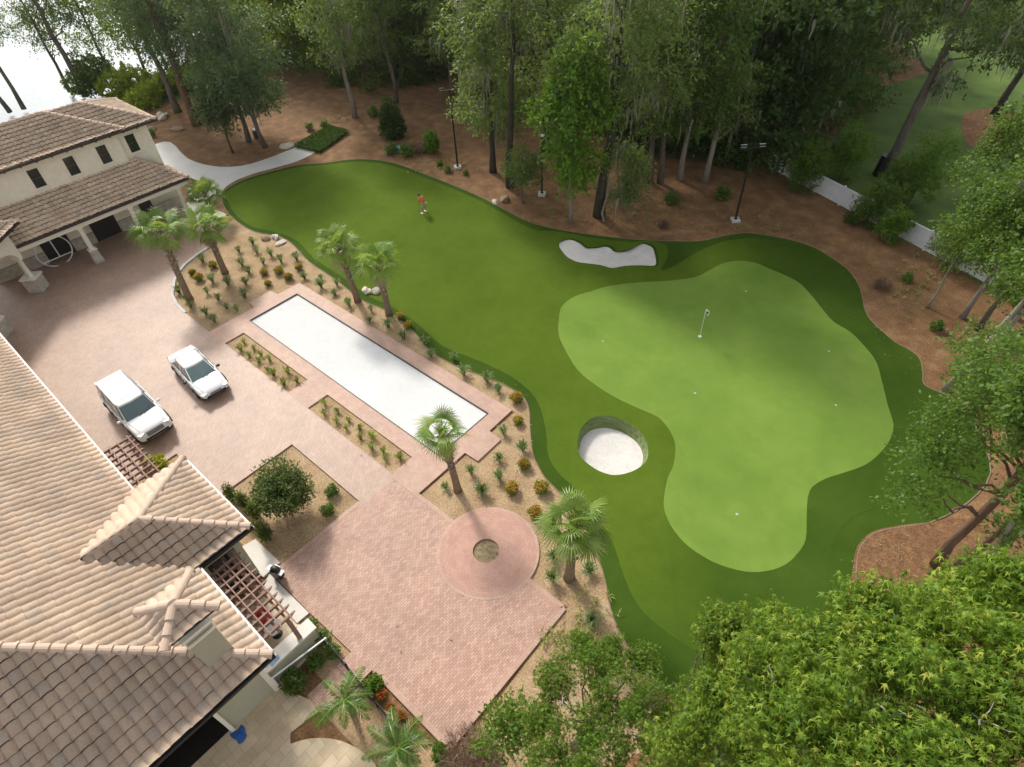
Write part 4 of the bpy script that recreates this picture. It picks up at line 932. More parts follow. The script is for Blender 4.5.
for s in (-1, 1): d = jv((.14, .20*s, 1.34), .085, c); jv((.20, .225*s, 1.14), .065, d)
skin_obj('shirt', V, Eg, Rd, 'shirt', pe)
V, Eg, Rd = [], [], []
a = jv((-.10, 0, .95), (.17, .145))
for s in (-1, 1): d = jv((-.10, .10*s, .87), .11, a); jv((-.01, .16*s, .52), .088, d)
skin_obj('shorts', V, Eg, Rd, 'shorts', pe)
for s in (-1, 1): MB().box((.05, .215*s, .05), (.30, .11, .10)).build('shoe', 'shoe', pe, bevel=.035, smooth=True)
MB().ball((.325, 0, 1.565), (.105, .095, .085), 12, 8).build('hair', 'hair', pe, smooth=True)
MB().add([(.43, 0, 1.53), (.44, .012, 1.495), (.44, -.012, 1.495), (.47, 0, 1.50)], [(0, 1, 3), (0, 3, 2), (1, 2, 3)]).build('nose', 'skin', pe)
for s in (-1, 1): MB().ball((.425, .032*s, 1.545), .012, 6, 4).build('eye', 'hair', pe)
MB().box((.425, 0, 1.465), (.012, .045, .008)).build('mouth', 'red', pe)
pu = thing('putter', 'thin dark putter held by the person in orange', 'golf club', (pp.x, pp.y, Z_T+.006), rz=R(188))
MB().cyl((.37, 0, .86), (.62, 0, .05), .009, seg=6).build('shaft', 'chrome', pu); MB().cyl((.36, 0, .89), (.43, 0, .68), .016, seg=8).build('grip', 'rubber', pu); MB().box((.62, .03, .03), (.03, .12, .03)).build('head', 'darkmetal', pu)

# ------------------------------------------------------------------ green furniture
fp = G(699.8, 336.5, Z_T); fl = thing('flagstick', 'white flagstick with small white flag standing on the putting green', 'flag', (fp.x, fp.y, Z_T+.014))
MB().cyl((0, 0, 0), (0, 0, 2.13), .016, .012, 8).build('pole', 'whitemetal', fl)
vs = []; n = 7
for j in range(4):
    for i in range(n): u = i/(n-1); vs.append((u*.26*.70, u*.26*.69+.05*math.sin(u*6), 2.10-.36*j/3-.16*u*u))
fo = MB().add(vs, [(j*n+i, j*n+i+1, (j+1)*n+i+1, (j+1)*n+i) for j in range(3) for i in range(n-1)]).build('flag', 'flagcloth', fl, smooth=True)
sm = fo.modifiers.new('thick', 'SOLIDIFY'); sm.thickness = .008
MB().box((.085, .10, 1.87), (.11, .11, .12), rz=.78).build('emblem', 'navy', fo)
MB().lathe((0, 0, 0), [(.11, 0), (.11, .012), (.06, .012), (.06, .002)], 20).build('cup', 'cup', fl)
cups = [((603, 341), 'left rounded end of the putting green'), ((746, 291), 'upper tip of the putting green, above the flag'), ((829, 351), 'right side of the putting green, upper of two there'), ((836, 405), 'right side of the putting green, lower of two there'), ((695, 393), 'middle of the putting green, below the flag'), ((737, 514), 'lower lobe of the putting green')]
for (px, py), wh_ in cups:
    p = G(px, py, Z_T+.014); t = thing('hole_cup', 'white practice hole marker on the '+wh_, 'golf hole', (p.x, p.y, Z_T+.014), 'practice holes on the green')
    MB().lathe((0, 0, 0), [(.06, 0), (.06, .010), (.05, .010), (.05, .004)], 18).build('rim', 'cup', t); MB().cyl((0, 0, .003), (0, 0, .06), .018, seg=8).build('peg', 'darkmetal', t)

def light_pole(label, x, y, h, rz, cross):
    t = thing('lamp_post', label, 'lamp post', (x, y, 0), 'tall flood lights round the turf', rz)
    MB().box((0, 0, .1), (.62, .62, .2)).build('footing', 'concrete', t); MB().lathe((0, 0, .2), [(.14, 0), (.14, .04), (.085, .07), (.06, h-.25)], 12).build('pole', 'darkmetal', t)
    if cross: MB().box((0, 0, h-.05), (1.5, .09, .09)).build('crossarm', 'darkmetal', t)
    for sx in ((-1, 1) if cross else (0,)):
        l = MB().box((.66*sx, .05, h+.08), (.46, .34, .16), M4=Matrix.Rotation(-.35, 4, 'X')).build('flood_light', 'darkmetal' if cross else 'whitemetal', t, bevel=.02)
        MB().box((.66*sx, .05+.02, h+.165), (.42, .30, .02), M4=Matrix.Rotation(-.35, 4, 'X')).build('cover', 'whitemetal', l); MB().box((.66*sx, .05-.03, h-.01), (.40, .28, .02), M4=Matrix.Rotation(-.35, 4, 'X')).build('lens', 'lamp', l)
light_pole('tall black lamp post with bright white head near the top edge of the turf', -39.85, 36.71, 6.9, .9, True)
light_pole('tall black lamp post with crossarm and two flood lights before the dark wood', -15.49, 43.0, 5.9, .75, True)
light_pole('slim dark lamp post with single head among the pale central trunks', -30.32, 37.3, 5.0, .6, False)

# ------------------------------------------------------------------ boulders
def boulder(label, px, py, s, m, seed, group=None, flat=.7, w=None):
    rng = np.random.default_rng(seed); mb = MB().ball((0, 0, 0), 1.0, 14, 9); nv = []
    ph = rng.uniform(0, 6, (6, 3)); fr = rng.uniform(1, 3.2, (6, 3))
    for v in mb.v:
        d = 1+sum(.09*math.sin(fr[i] @ np.array(v)*1.5+ph[i, 0]) for i in range(6))
        nv.append((v[0]*d*s*(w or 1.2), v[1]*d*s*.85, max(v[2]*d*s*flat, -s*.3)))
    s *= .8; mb.v = [(a_*.8, b_*.8, c_*.8) for a_, b_, c_ in nv]; nv = mb.v
    mb.v = nv; p = G(px, py); o = mb.build('boulder', m); o.rotation_euler = (0, 0, rng.uniform(0, 6)); o.location = (p.x, p.y, s*.22); tag(o, label, 'rock', group)
boulder('brown rounded boulder at the island bed edge, left of two pale stones', 266, 239, .48, 'rocktan', 1)
boulder('pale upright boulder on the island bed edge beside the brown one', 276, 238, .40, 'rock', 2)
boulder('flat pale stone slab on the island bed edge, lowest of the three stones', 281, 243.5, .45, 'rock', 3, None, .3, 1.5)
boulder('pale boulder between the twin palms, left of the whiter one', 367, 292, .42, 'rock', 4)
boulder('whitest boulder at the foot of the right twin palm', 377.5, 291.5, .46, 'rock', 5)
boulder('small white boulder at the turf edge under the tall central trees', 495.5, 203, .42, 'rock', 6)
boulder('tan boulder beside the small white one under the tall central trees', 504.5, 200, .55, 'rocktan', 7)
boulder('large white boulder behind the garage house corner', 163, 118, .85, 'rock', 8)
boulder('grey brown boulder lying below the white one behind the garage', 178, 130, .7, 'rocktan', 9, None, .5)
boulder('dark boulder nearest the garage wall behind the clipped hedge', 152, 130, .55, 'rocktan', 10, None, .6)
boulder('pale flat boulder beside the concrete path end and the clipped hedge', 288, 147, .65, 'rock', 11, None, .55, 1.4)

# ------------------------------------------------------------------ palms
def fan_leaf(rng, az, el, pet, rad, nb=20, dead=False):
    """one fan frond at the origin -> verts, quads, vals"""
    d = np.array([math.cos(az)*math.cos(el), math.sin(az)*math.cos(el), math.sin(el)]); side = np.array([-math.sin(az), math.cos(az), 0]); up = np.cross(d, side)
    V, Q, A = [], [], []
    def quad(p, v): n = len(V); V.extend(p); Q.append((n, n+1, n+2, n+3)); A.append(v)
    tip = d*pet; tip = tip+np.array([0, 0, -.18*pet*pet]); w0 = side*.022
    quad([-w0, w0, tip+w0*.7, tip-w0*.7], .75)
    dd = norm(d*1.0+np.array([0, 0, -.35])); uu = np.cross(dd, side)
    ra = rng.uniform(-.9, .9); side, uu = side*math.cos(ra)+uu*math.sin(ra), uu*math.cos(ra)-side*math.sin(ra)
    base_v = rng.uniform(.15, .75) if not dead else rng.random()
    for k in range(nb):
        th = (k/(nb-1)-.5)*R(200); L = rad*(1-.28*abs(th)/2)*rng.uniform(.88, 1.08)
        b = dd*math.cos(th)+side*math.sin(th); nrm = np.cross(b, uu); b = norm(b+uu*(-.12 if not dead else -.4)*1+np.array([0, 0, -.10*abs(th)]))
        wv = nrm*rad*.034
        m1 = tip+b*L*.55+np.array([0, 0, .02]); m2 = tip+b*L+np.array([0, 0, -(.08+.20*rng.random())*L])
        v = min(1, max(0, base_v+rng.uniform(-.14, .22)))
        quad([tip-wv*.25, tip+wv*.25, m1+wv, m1-wv], v); quad([m1-wv, m1+wv, m2+wv*.12, m2-wv*.12], min(1, v+.1))
    return np.array(V), np.array(Q), np.array(A)
def merge(parts):
    V, Q, A, o = [], [], [], 0
    for v, q, a in parts: V.append(v); Q.append(q+o); A.append(a); o += len(v)
    return np.concatenate(V), np.concatenate(Q), np.concatenate(A)
def fan_palm(label, base, h, lean, rad, n, seed, boots=True, r0=.19):
    rng = np.random.default_rng(seed); t = thing('fan_palm', label, 'palm tree', (base[0], base[1], 0), 'fan palms in the planting beds', 0)
    pth = [(lean[0]*u**1.3, lean[1]*u**1.3, h*u) for u in np.linspace(0, 1, 9)]
    MB().tube(pth, [r0*1.25, r0*1.05, r0, r0*.97, r0*.95, r0*.95, r0*.95, r0*.9, r0*.6], 12).build('trunk', 'palmtrunk', t, smooth=True)
    if boots:
        mb = MB()
        for i in range(int(34*h/4.5)):
            u = .42+.56*(i/int(34*h/4.5)); az = i*2.4; c = np.array([lean[0]*u**1.3, lean[1]*u**1.3, h*u]); d = np.array([math.cos(az), math.sin(az), 0]); s_ = np.array([-d[1], d[0], 0])
            p0 = c+d*r0*.8; p1 = c+d*(r0*1.8)+np.array([0, 0, .30]); w_ = .10
            mb.add([p0-s_*w_, p0+s_*w_, p1+s_*w_*.45, p1-s_*w_*.45, p0-s_*w_-d*.05, p0+s_*w_-d*.05, p1+s_*w_*.45-d*.05, p1-s_*w_*.45-d*.05], [(0, 1, 2, 3), (7, 6, 5, 4), (0, 4, 5, 1), (1, 5, 6, 2), (2, 6, 7, 3), (3, 7, 4, 0)])
        tag(mb.build('leaf_base', 'boot', t), kind=None)
    P = []
    top = np.array([lean[0], lean[1], h])
    for i in range(n):
        u = i/n; el = R(66-74*u+rng.uniform(-12, 12)); v, q, a = fan_leaf(rng, i*2.4+rng.uniform(-.3, .3), el, rad*rng.uniform(.38, .58), rad*rng.uniform(.44, .56))
        P.append((v+top, q, a))
    v, q, a = merge(P); fast_mesh('fronds', v, q, 'frond', t, a)
    P = []
    for i in range(7): v, q, a = fan_leaf(rng, i*2.4, R(rng.uniform(58, 86)), rad*rng.uniform(.10, .24), rad*rng.uniform(.30, .42), 14); P.append((v+top-np.array([0, 0, .05]), q, a))
    v, q, a = merge(P); fast_mesh('young_fronds', v, q, 'frond', t, a)
    P = []
    for i in range(4): v, q, a = fan_leaf(rng, rng.uniform(0, 6.3), R(-48+rng.uniform(-12, 8)), rad*.4, rad*.45, 14, True); P.append((v+top-np.array([0, 0, .15]), q, a))
    v, q, a = merge(P); fast_mesh('dry_fronds', v, q, 'frond_dead', t, a)
    return t
fan_palm('tallest fan palm, leaning over the driveway in front of the garage columns', (-40.73, 10.51), 5.0, (-.9, .55), 2.15, 24, 11, True, .22)
fan_palm('fan palm in the island bed between the tallest palm and the brown boulder', (-41.8, 13.9), 3.9, (-.1, .1), 2.1, 23, 12, True, .22)
fan_palm('short fan palm beside the last garage column and the pale path slab', (-50.0, 17.7), 2.3, (0, 0), 1.9, 26, 13, True)
fan_palm('upper left one of the twin fan palms beside the sand court', (-31.0, 17.85), 4.4, (-.35, -.2), 1.95, 20, 14, True, .21)
fan_palm('lower right one of the twin fan palms, above the white boulder', (-28.1, 18.2), 4.0, (-.15, .1), 2.0, 21, 15, True, .21)
fan_palm('fan palm with open wispy crown over the lower corner of the sand court', (-14.45, 10.95), 4.2, (-.35, -.1), 1.6, 14, 16, True, .18)
fan_palm('dense fan palm between the round paving and the turf', (-7.35, 10.75), 4.2, (.05, .15), 1.8, 27, 17, True, .22)
def feather_palm(label, base, h, n, L, seed):
    rng = np.random.default_rng(seed); t = thing('feather_palm', label, 'palm tree', (*base, 0), 'feathery palms by the garden fence')
    MB().tube([(0, 0, 0), (.04, 0, h*.5), (.02, .03, h)], [.13, .10, .08], 10).build('trunk', 'palmtrunk', t, smooth=True)
    V, Q, A = [], [], []
    for i in range(n):
        az = i*2.399+rng.uniform(-.25, .25); el = R(rng.uniform(22, 62)); d0 = np.array([math.cos(az), math.sin(az), 0]); sd_ = np.array([-math.sin(az), math.cos(az), 0]); l = L*rng.uniform(.8, 1.1); pts = []
        for u in np.linspace(0, 1, 31):
            pts.append(np.array([0.02, .03, h])+d0*(l*(u*math.cos(el)+.28*u*u))+np.array([0, 0, l*(u*math.sin(el)-.85*u*u*math.sin(el)-.18*u**3)]))
        bv = rng.uniform(.1, .6)
        for k in range(30):
            a, b = pts[k], pts[k+1]; tn = norm(b-a); u = k/30; o = len(V); ww = sd_*.02
            V.extend([a-ww, a+ww, b+ww, b-ww]); Q.append((o, o+1, o+2, o+3)); A.append(.9)
            if k < 2: continue
            for s in (-1, 1):
                for j in (0, .5):
                    p = a+(b-a)*j; ll = .62*l/2*(math.sin(math.pi*min(1, .12+u*.9))**.6)*rng.uniform(.85, 1.1)
                    dr = norm(sd_*s*rng.uniform(.75, 1.1)+tn*rng.uniform(.5, .9)+np.array([0, 0, -.25+rng.uniform(-.35, .35)])); wv = tn*.014; o = len(V)
                    mid = p+dr*ll*.5+np.array([0, 0, .03]); tp = p+dr*ll+np.array([0, 0, -.14*ll])
                    V.extend([p, mid+wv, tp, mid-wv]); Q.append((o, o+1, o+2, o+3)); A.append(min(1, max(0, bv+rng.uniform(-.15, .3))))
    fast_mesh('fronds', np.array(V), np.array(Q), 'pinnate', t, A)
feather_palm('dark feathery palm with star shaped crown beside the garden walk', (-10.35, 1.05), 1.5, 9, 1.25, 21)
feather_palm('bright feathery palm at the bottom edge below the orange flowers', (-7.55, 1.25), 1.9, 12, 1.35, 22)

# ------------------------------------------------------------------ small planting
def tuft_proto(seed, n=64, h=.58, spread=.36, w=.026):
    rng = np.random.default_rng(seed); V, Q, A = [], [], []
    for i in range(n):
        az = rng.uniform(0, 6.283); d = np.array([math.cos(az), math.sin(az), 0]); s_ = np.array([-d[1], d[0], 0]); L = h*rng.uniform(.6, 1.1); sp = spread*rng.uniform(.2, 1.15); b = d*rng.uniform(0, .07)
        v = rng.random(); pts = [b, b+d*sp*.35+np.array([0, 0, L*.62]), b+d*sp*.85+np.array([0, 0, L*.95]), b+d*sp*1.35+np.array([0, 0, L*.78])]
        for k, (w0, w1) in enumerate(((w, w*1.1), (w*1.1, w*.8), (w*.8, w*.15))):
            o = len(V); V += [pts[k]-s_*w0, pts[k]+s_*w0, pts[k+1]+s_*w1, pts[k+1]-s_*w1]; Q.append((o, o+1, o+2, o+3)); A.append(min(1, v*.7+.15*k))
    return np.array(V), np.array(Q), np.array(A)
ORD = ['first', 'second', 'third', 'fourth', 'fifth', 'sixth', 'seventh', 'eighth', 'ninth', 'tenth', 'eleventh', 'twelfth', 'thirteenth', 'fourteenth', 'fifteenth', 'sixteenth', 'seventeenth', 'eighteenth', 'nineteenth', 'twentieth', 'twenty-first', 'twenty-second', 'twenty-third', 'twenty-fourth', 'twenty-fifth', 'twenty-sixth', 'twenty-seventh', 'twenty-eighth', 'twenty-ninth', 'thirtieth', 'thirty-first']
tufts = [fast_mesh('grass_tuft', *tuft_proto(31+i)[:2], 'tuft', None, tuft_proto(31+i)[2]) for i in range(4)]
young = [fast_mesh('young_tuft', *tuft_proto(51+i, 26, .42, .26, .03)[:2], 'tufty', None, tuft_proto(51+i, 26, .42, .26, .03)[2]) for i in range(3)]
used = set()
def place(protos, px, py, s, label, cat, group, rng, zc=0.0):
    p = G(px, py, zc); k = int(rng.integers(len(protos))); o = protos[k]
    if o.name in used: o = o.copy(); COL.objects.link(o)
    else: used.add(o.name)
    o.location = (p.x, p.y, .012); o.rotation_euler = (0, 0, rng.uniform(0, 6.28)); o.scale = (s, s, s*rng.uniform(.85, 1.15)); used.add(o.name)
    for key in ('label', 'category', 'group'):
        if key in o: del o[key]
    return tag(o, label, cat, group)
rngp = np.random.default_rng(5)
isl = [(220,360),(270,462),(243,522),(300,555),(345,600),(395,610),(238,628),(280,665),(100,520),(140,560),(160,595),(350,478),(435,545),(455,418),(422,378),(475,270),(497,315),(570,330),(620,362),(530,372),(700,350),(405,310),(440,475),(740,445),(825,450),(825,490),(905,480),(890,530),(105,470)]
isl = sorted([(160+x/5.11, 190+y/5.11) for x, y in isl])
for i, (x, y) in enumerate(isl): place(tufts, x, y+1.5, rngp.uniform(.68, 1.15), ORD[i]+' green grass tuft counted from the left in the rounded island bed', 'grass tuft', 'grass tufts in the rounded island bed', rngp)
st = [(350,78),(305,42),(420,95),(415,130),(475,148),(525,185),(590,200),(612,240),(685,250),(715,298),(790,320),(828,355),(845,488),(905,540),(830,574),(740,614),(830,632),(770,678),(660,664)]
st = sorted([(240+x/3.2, 280+y/3.2) for x, y in st]+[(482,492)])
for i, (x, y) in enumerate(st): place(tufts, x, y+1.5, rngp.uniform(.7, 1.15), ORD[i]+' green grass tuft from the left in the curved strip between sand court and turf', 'grass tuft', 'grass tufts along the turf strip', rngp)
for i, (x, y) in enumerate([(551.5,580),(589,573),(553,558),(592,622)]): place(tufts, x, y, 1.0, ('green grass tuft %s the dense fan palm by the round paving' % ['left below', 'right below', 'close left of', 'farthest below'][i]), 'grass tuft', 'grass tufts round the dense palm', rngp)
for bed, z, pts, nm in (((210, 320), 7.667, [(265,172),(240,230),(340,220),(305,275),(395,268),(378,322),(460,305),(445,385),(490,420),(600,400),(568,490),(670,470)], 'upper'), ((300, 380), 7.667, [(190,186),(190,258),(290,243),(285,320),(378,312),(358,375),(460,372),(468,448),(555,438),(550,520),(645,548),(658,606),(770,600)], 'lower')):
    for i, (x, y) in enumerate(sorted(pts)): place(young, bed[0]+x/z, bed[1]+y/z+.8, rngp.uniform(.75, 1.25), ORD[i]+' small yellow green tuft from the left in the '+nm+' narrow bed', 'grass tuft', 'young tufts in the '+nm+' narrow bed', rngp)
def shrub_proto(name, seed, blobs, n, per, ll, lw, m, top=None, stem=None):
    rng = np.random.default_rng(seed); t = thing(name, None, None, (0, 0, 0))
    v, q, a = sprays(rng, blobs, n, per, ll, lw, spread=.16, droop=.1, up=.5); v[:, 2] = np.maximum(v[:, 2], .01); fast_mesh('foliage', v, q, m, t, a)
    if top:
        v, q, a = sprays(rng, [(x, y, z+rz*.45, rx*.9, ry*.9, rz*.6) for x, y, z, rx, ry, rz in blobs], int(n*top[1]), per, ll, lw, spread=.13, droop=0, up=.8); tag(fast_mesh(top[2], v, q, top[0], t, a), kind='stuff')
    mb = MB()
    for i in range(5): az = rng.uniform(0, 6.28); b = blobs[i % len(blobs)]; mb.tube([(0, 0, 0), (.05*math.cos(az), .05*math.sin(az), b[2]*.5), (b[0]+.1*math.cos(az), b[1]+.1*math.sin(az), b[2])], [.02, .015, .006], 5)
    mb.build('stem', 'bark', t); return t
def put(t, px, py, s, label, cat, group=None, sz=None, z=0.0, rz=None):
    if t.name in used: t = copy_tree(t)
    used.add(t.name); p = G(px, py, z); t.location = (p.x, p.y, .01); t.rotation_euler = (0, 0, px*1.7 if rz is None else rz); t.scale = (s, s, sz or s)
    for key in ('label', 'category', 'group'):
        if key in t: del t[key]
    return tag(t, label, cat, group)
orp = [shrub_proto('orange_shrub', 61+i, [(0, 0, .24, .26, .26, .22)], 95, 9, .085, .05, 'leaf_bright', ('orange', 1.5-.35*i, 'orange_leaves')) for i in range(3)]
oi = sorted([(160+x/5.11, 190+y/5.11) for x, y in [(275,388),(205,454),(170,424),(535,425),(612,418),(660,450),(555,480),(715,400)]])
for i, (x, y) in enumerate(oi): put(orp[i % 3], x, y+1.5, .72+.16*((i*7) % 4)/2, ORD[i]+' orange tipped shrub from the left in the rounded island bed', 'shrub', 'orange shrubs in the rounded island bed')
oi = sorted([(240+x/3.2, 280+y/3.2) for x, y in [(515,120),(540,150),(885,384),(890,455),(910,595),(870,672),(965,670)]]+[(535,514)])
for i, (x, y) in enumerate(oi): put(orp[(i+1) % 3], x, y+1, .78+.15*((i*5) % 4)/2, ORD[i]+' orange tipped shrub from the left in the strip along the turf', 'shrub', 'orange shrubs along the turf strip')
redp = shrub_proto('flowering_shrub', 66, [(0, 0, .2, .17, .17, .17)], 50, 8, .08, .045, 'leaf_mid', ('redflower', 1.0, 'red_flowers'))
for i, (x, y) in enumerate([(383,694.5),(391,706.5),(401,717),(411.5,725.5)]): put(redp, x, y+2, (.8, .65, .85, .7)[i], ORD[i]+' low orange red flowering shrub from the top of the row by the plaza edge', 'shrub', 'flowering row by the plaza edge')
bigp = shrub_proto('leafy_shrub', 71, [(0, 0, .42, .20, .20, .36), (.06, .05, .85, .14, .14, .26)], 110, 9, .11, .06, 'leaf_bush')
midp = shrub_proto('leafy_shrub', 72, [(0, 0, .32, .28, .28, .28)], 80, 9, .12, .065, 'leaf_mid')
brp = shrub_proto('leafy_shrub', 73, [(0, 0, .35, .42, .42, .36), (.2, .1, .4, .3, .3, .3)], 110, 10, .16, .09, 'leaf_bright')
deadp = shrub_proto('dry_shrub', 74, [(0, 0, .4, .5, .5, .42), (.3, -.2, .3, .35, .35, .3)], 240, 12, .20, .014, 'deadtwig')
for x, y, s, lab in ((234,499,1.0,'upright dark green shrub nearest the roof edge in the square bed, uppermost of four'), (247,506,1.15,'upright dark green shrub in the square bed, second from the roof edge'), (258,516,1.1,'upright dark green shrub in the square bed, third from the roof edge'), (268,537,1.15,'upright dark green shrub in the square bed beside the dark globe lamp')):
    put(bigp, x, y+2, s*.85, lab, 'shrub', 'upright shrubs in the square bed', s*1.15)
for x, y, s, lab in ((333,494,.85,'small round green shrub near the right corner of the square bed'), (329,513,.85,'small round green shrub near the lower edge of the square bed'), (312,627,.75,'dark green shrub at the top of the small bed by the garden fence'), (323.5,640,.85,'dark green shrub in the middle of the small bed by the garden fence'), (334,653,.8,'dark green shrub at the bottom of the small bed by the garden fence'), (317,664,.9,'dark green shrub shaded behind the garden fence below the coping'), (297,684,1.2,'broad dark green shrub in the shade under the low garden wall'), (671,204,1.5,'young green shrub on the mulch under the pale grey trunks, left one'), (722,199,1.5,'young green shrub on the mulch left of the flood light with crossarm'), (626,196,1.3,'young green shrub on the mulch near the big dark trunk'), (408,156,1.6,'round green shrub at the mulch edge above the turf, right of a teal box'), (392,154,1.5,'round green shrub at the mulch edge above the turf, left of a teal box'), (448,172,.9,'small green shrub just left of the bright headed lamp post'), (466,175,.7,'tiny green shrub just right of the bright headed lamp post'), (440,166,.8,'small green shrub second left of the bright headed lamp post'), (374,116,1.5,'green shrub between the two left pale trunks at the wood edge'), (310,130,1.1,'low dark shrub behind the clipped hedge, left one'), (325,128,1.1,'low dark shrub behind the clipped hedge, right one'), (152,137,1.2,'low green shrub at the back corner of the garage house'), (935,330,1.0,'small green shrub on the red mulch below the thin right trunk'), (906,281,.9,'small sparse shrub on the red mulch right of the turf'), (850,222,1.4,'green shrub at the foot of the white boundary fence')):
    put(midp, x, y, s, lab, 'shrub')
put(brp, 374, 688, .7, 'yellow green shrub at the corner of the plaza flower row', 'shrub'); put(brp, 432, 152, 1.5, 'bright green upright shrub between the conical bush and the lamp post', 'shrub', None, 2.6)
put(brp, 441, 756, .6, 'yellow and orange leaved shrub at the lowest plaza corner', 'shrub')
lime = shrub_proto('lime_shrub', 75, [(0, 0, .35, .45, .4, .34), (.4, .1, .3, .35, .3, .28)], 110, 10, .16, .09, 'yellowleaf'); put(lime, 161, 468, 1.0, 'lime yellow shrub between the smaller pergola and the wing roof', 'shrub')
for x, y, s, lab in ((470,757,1.5,'dark brown dry shrub below the plaza corner'), (672,722,1.2,'reddish brown dry shrub between the two foreground trees'), (420,153,1.1,'small brown dry shrub beside the green shrubs above the turf'), (663,228,.7,'small brown dry clump on the mulch above the long bunker'), (882,288,.8,'brown dry clump on the mulch right of the turf')): put(deadp, x, y, s, lab, 'shrub')
tb = G(400, 152); t = thing('utility_box', 'small teal green utility box between two round shrubs above the turf', 'box', (tb.x, tb.y, 0)); MB().box((0, 0, .22), (.7, .45, .44)).build('body', 'teal', t, bevel=.03); MB().box((0, 0, .47), (.76, .5, .06)).build('lid', 'teal', t, bevel=.02)
tb = G(257.7, 138); t = thing('utility_box', 'small black box with white top between the trunks behind the path', 'box', (tb.x, tb.y, 0)); MB().box((0, 0, .4), (.5, .5, .8)).build('body', 'cardark', t, bevel=.04); MB().ball((0, 0, .85), (.26, .26, .14), 10, 6).build('lid', 'cup', t)
# clipped hedge, conical bush, round tree of the square bed
hp = [G(x, y) for x, y in ((294,148),(320,154),(350,133),(330,128))]
rng = np.random.default_rng(81); n = 5200
u, v_ = rng.random(n), rng.random(n); a, b, c, d = [np.array(p) for p in hp]
pt = (a*(1-u)[:, None]+b*u[:, None])*(1-v_)[:, None]+(d*(1-u)[:, None]+c*u[:, None])*v_[:, None]; pt[:, 2] = .30*np.where(rng.random(n) < .5, 1, rng.random(n)**.5)
dd = norm(rng.normal(size=(n, 3))+np.array([0, 0, .8])); ss = norm(np.cross(dd, rng.normal(size=(n, 3))))
V = np.stack([pt, pt+dd*.08+ss*.05, pt+dd*.17, pt+dd*.08-ss*.05], 1).reshape(-1, 3); ctr_ = np.array([np.mean([p.x for p in hp]), np.mean([p.y for p in hp]), 0])
hd_ = thing('hedge', 'low flat clipped dark green hedge at the end of the concrete path', 'hedge', tuple(ctr_)); fast_mesh('foliage', V-ctr_, np.arange(4*n).reshape(-1, 4), 'hedge', hd_, rng.random(n))
MB().prism([tuple((Vector(p[:2])-Vector(ctr_[:2]))*.93) for p in hp], 0, .27).build('branches', 'leaf_dark', hd_)
def bush(name, label, px, py, blobs, n, m, ll, lw, seed, cat, trunk_h, tr=.07):
    rng = np.random.default_rng(seed); p = G(px, py); t = thing(name, label, cat, (p.x, p.y, 0)); v, q, a = sprays(rng, blobs, n, 12, ll, lw, spread=.35, droop=.15, up=.4); v[:, 2] = np.maximum(v[:, 2], .03); fast_mesh('crown', v, q, m, t, a)
    mb = MB()
    for i in range(6):
        b = blobs[i % len(blobs)]; limb(mb, rng, (0, 0, 0 if i == 0 else trunk_h*.6), (b[0]+rng.uniform(-.3, .3), b[1]+rng.uniform(-.3, .3), b[2]+b[5]*.5), tr if i == 0 else tr*.6, .015, 5, .2)
    mb.build('trunk', 'bark', t); return t
bush('round_tree', 'dense round dark green tree in the square bed beside the driveway', 291, 511, [(-.05, 0, 1.6, 1.05, 1.05, .9), (-.4, .3, 2.3, .75, .75, .6), (.45, -.2, 2.0, .8, .7, .6), (.2, .5, 1.5, .8, .7, .7), (-.3, -.5, 1.4, .7, .7, .6)], 900, 'leaf_bush', .13, .075, 82, 'tree', 1.2)
bush('conical_bush', 'dense dark green conical bush standing alone on the mulch slope', 394, 137, [(0, 0, .9, 1.15, 1.15, .9), (0, 0, 2.0, .95, .95, .9), (0, 0, 3.1, .6, .6, .7)], 620, 'leaf_dark', .22, .11, 83, 'bush', 2)

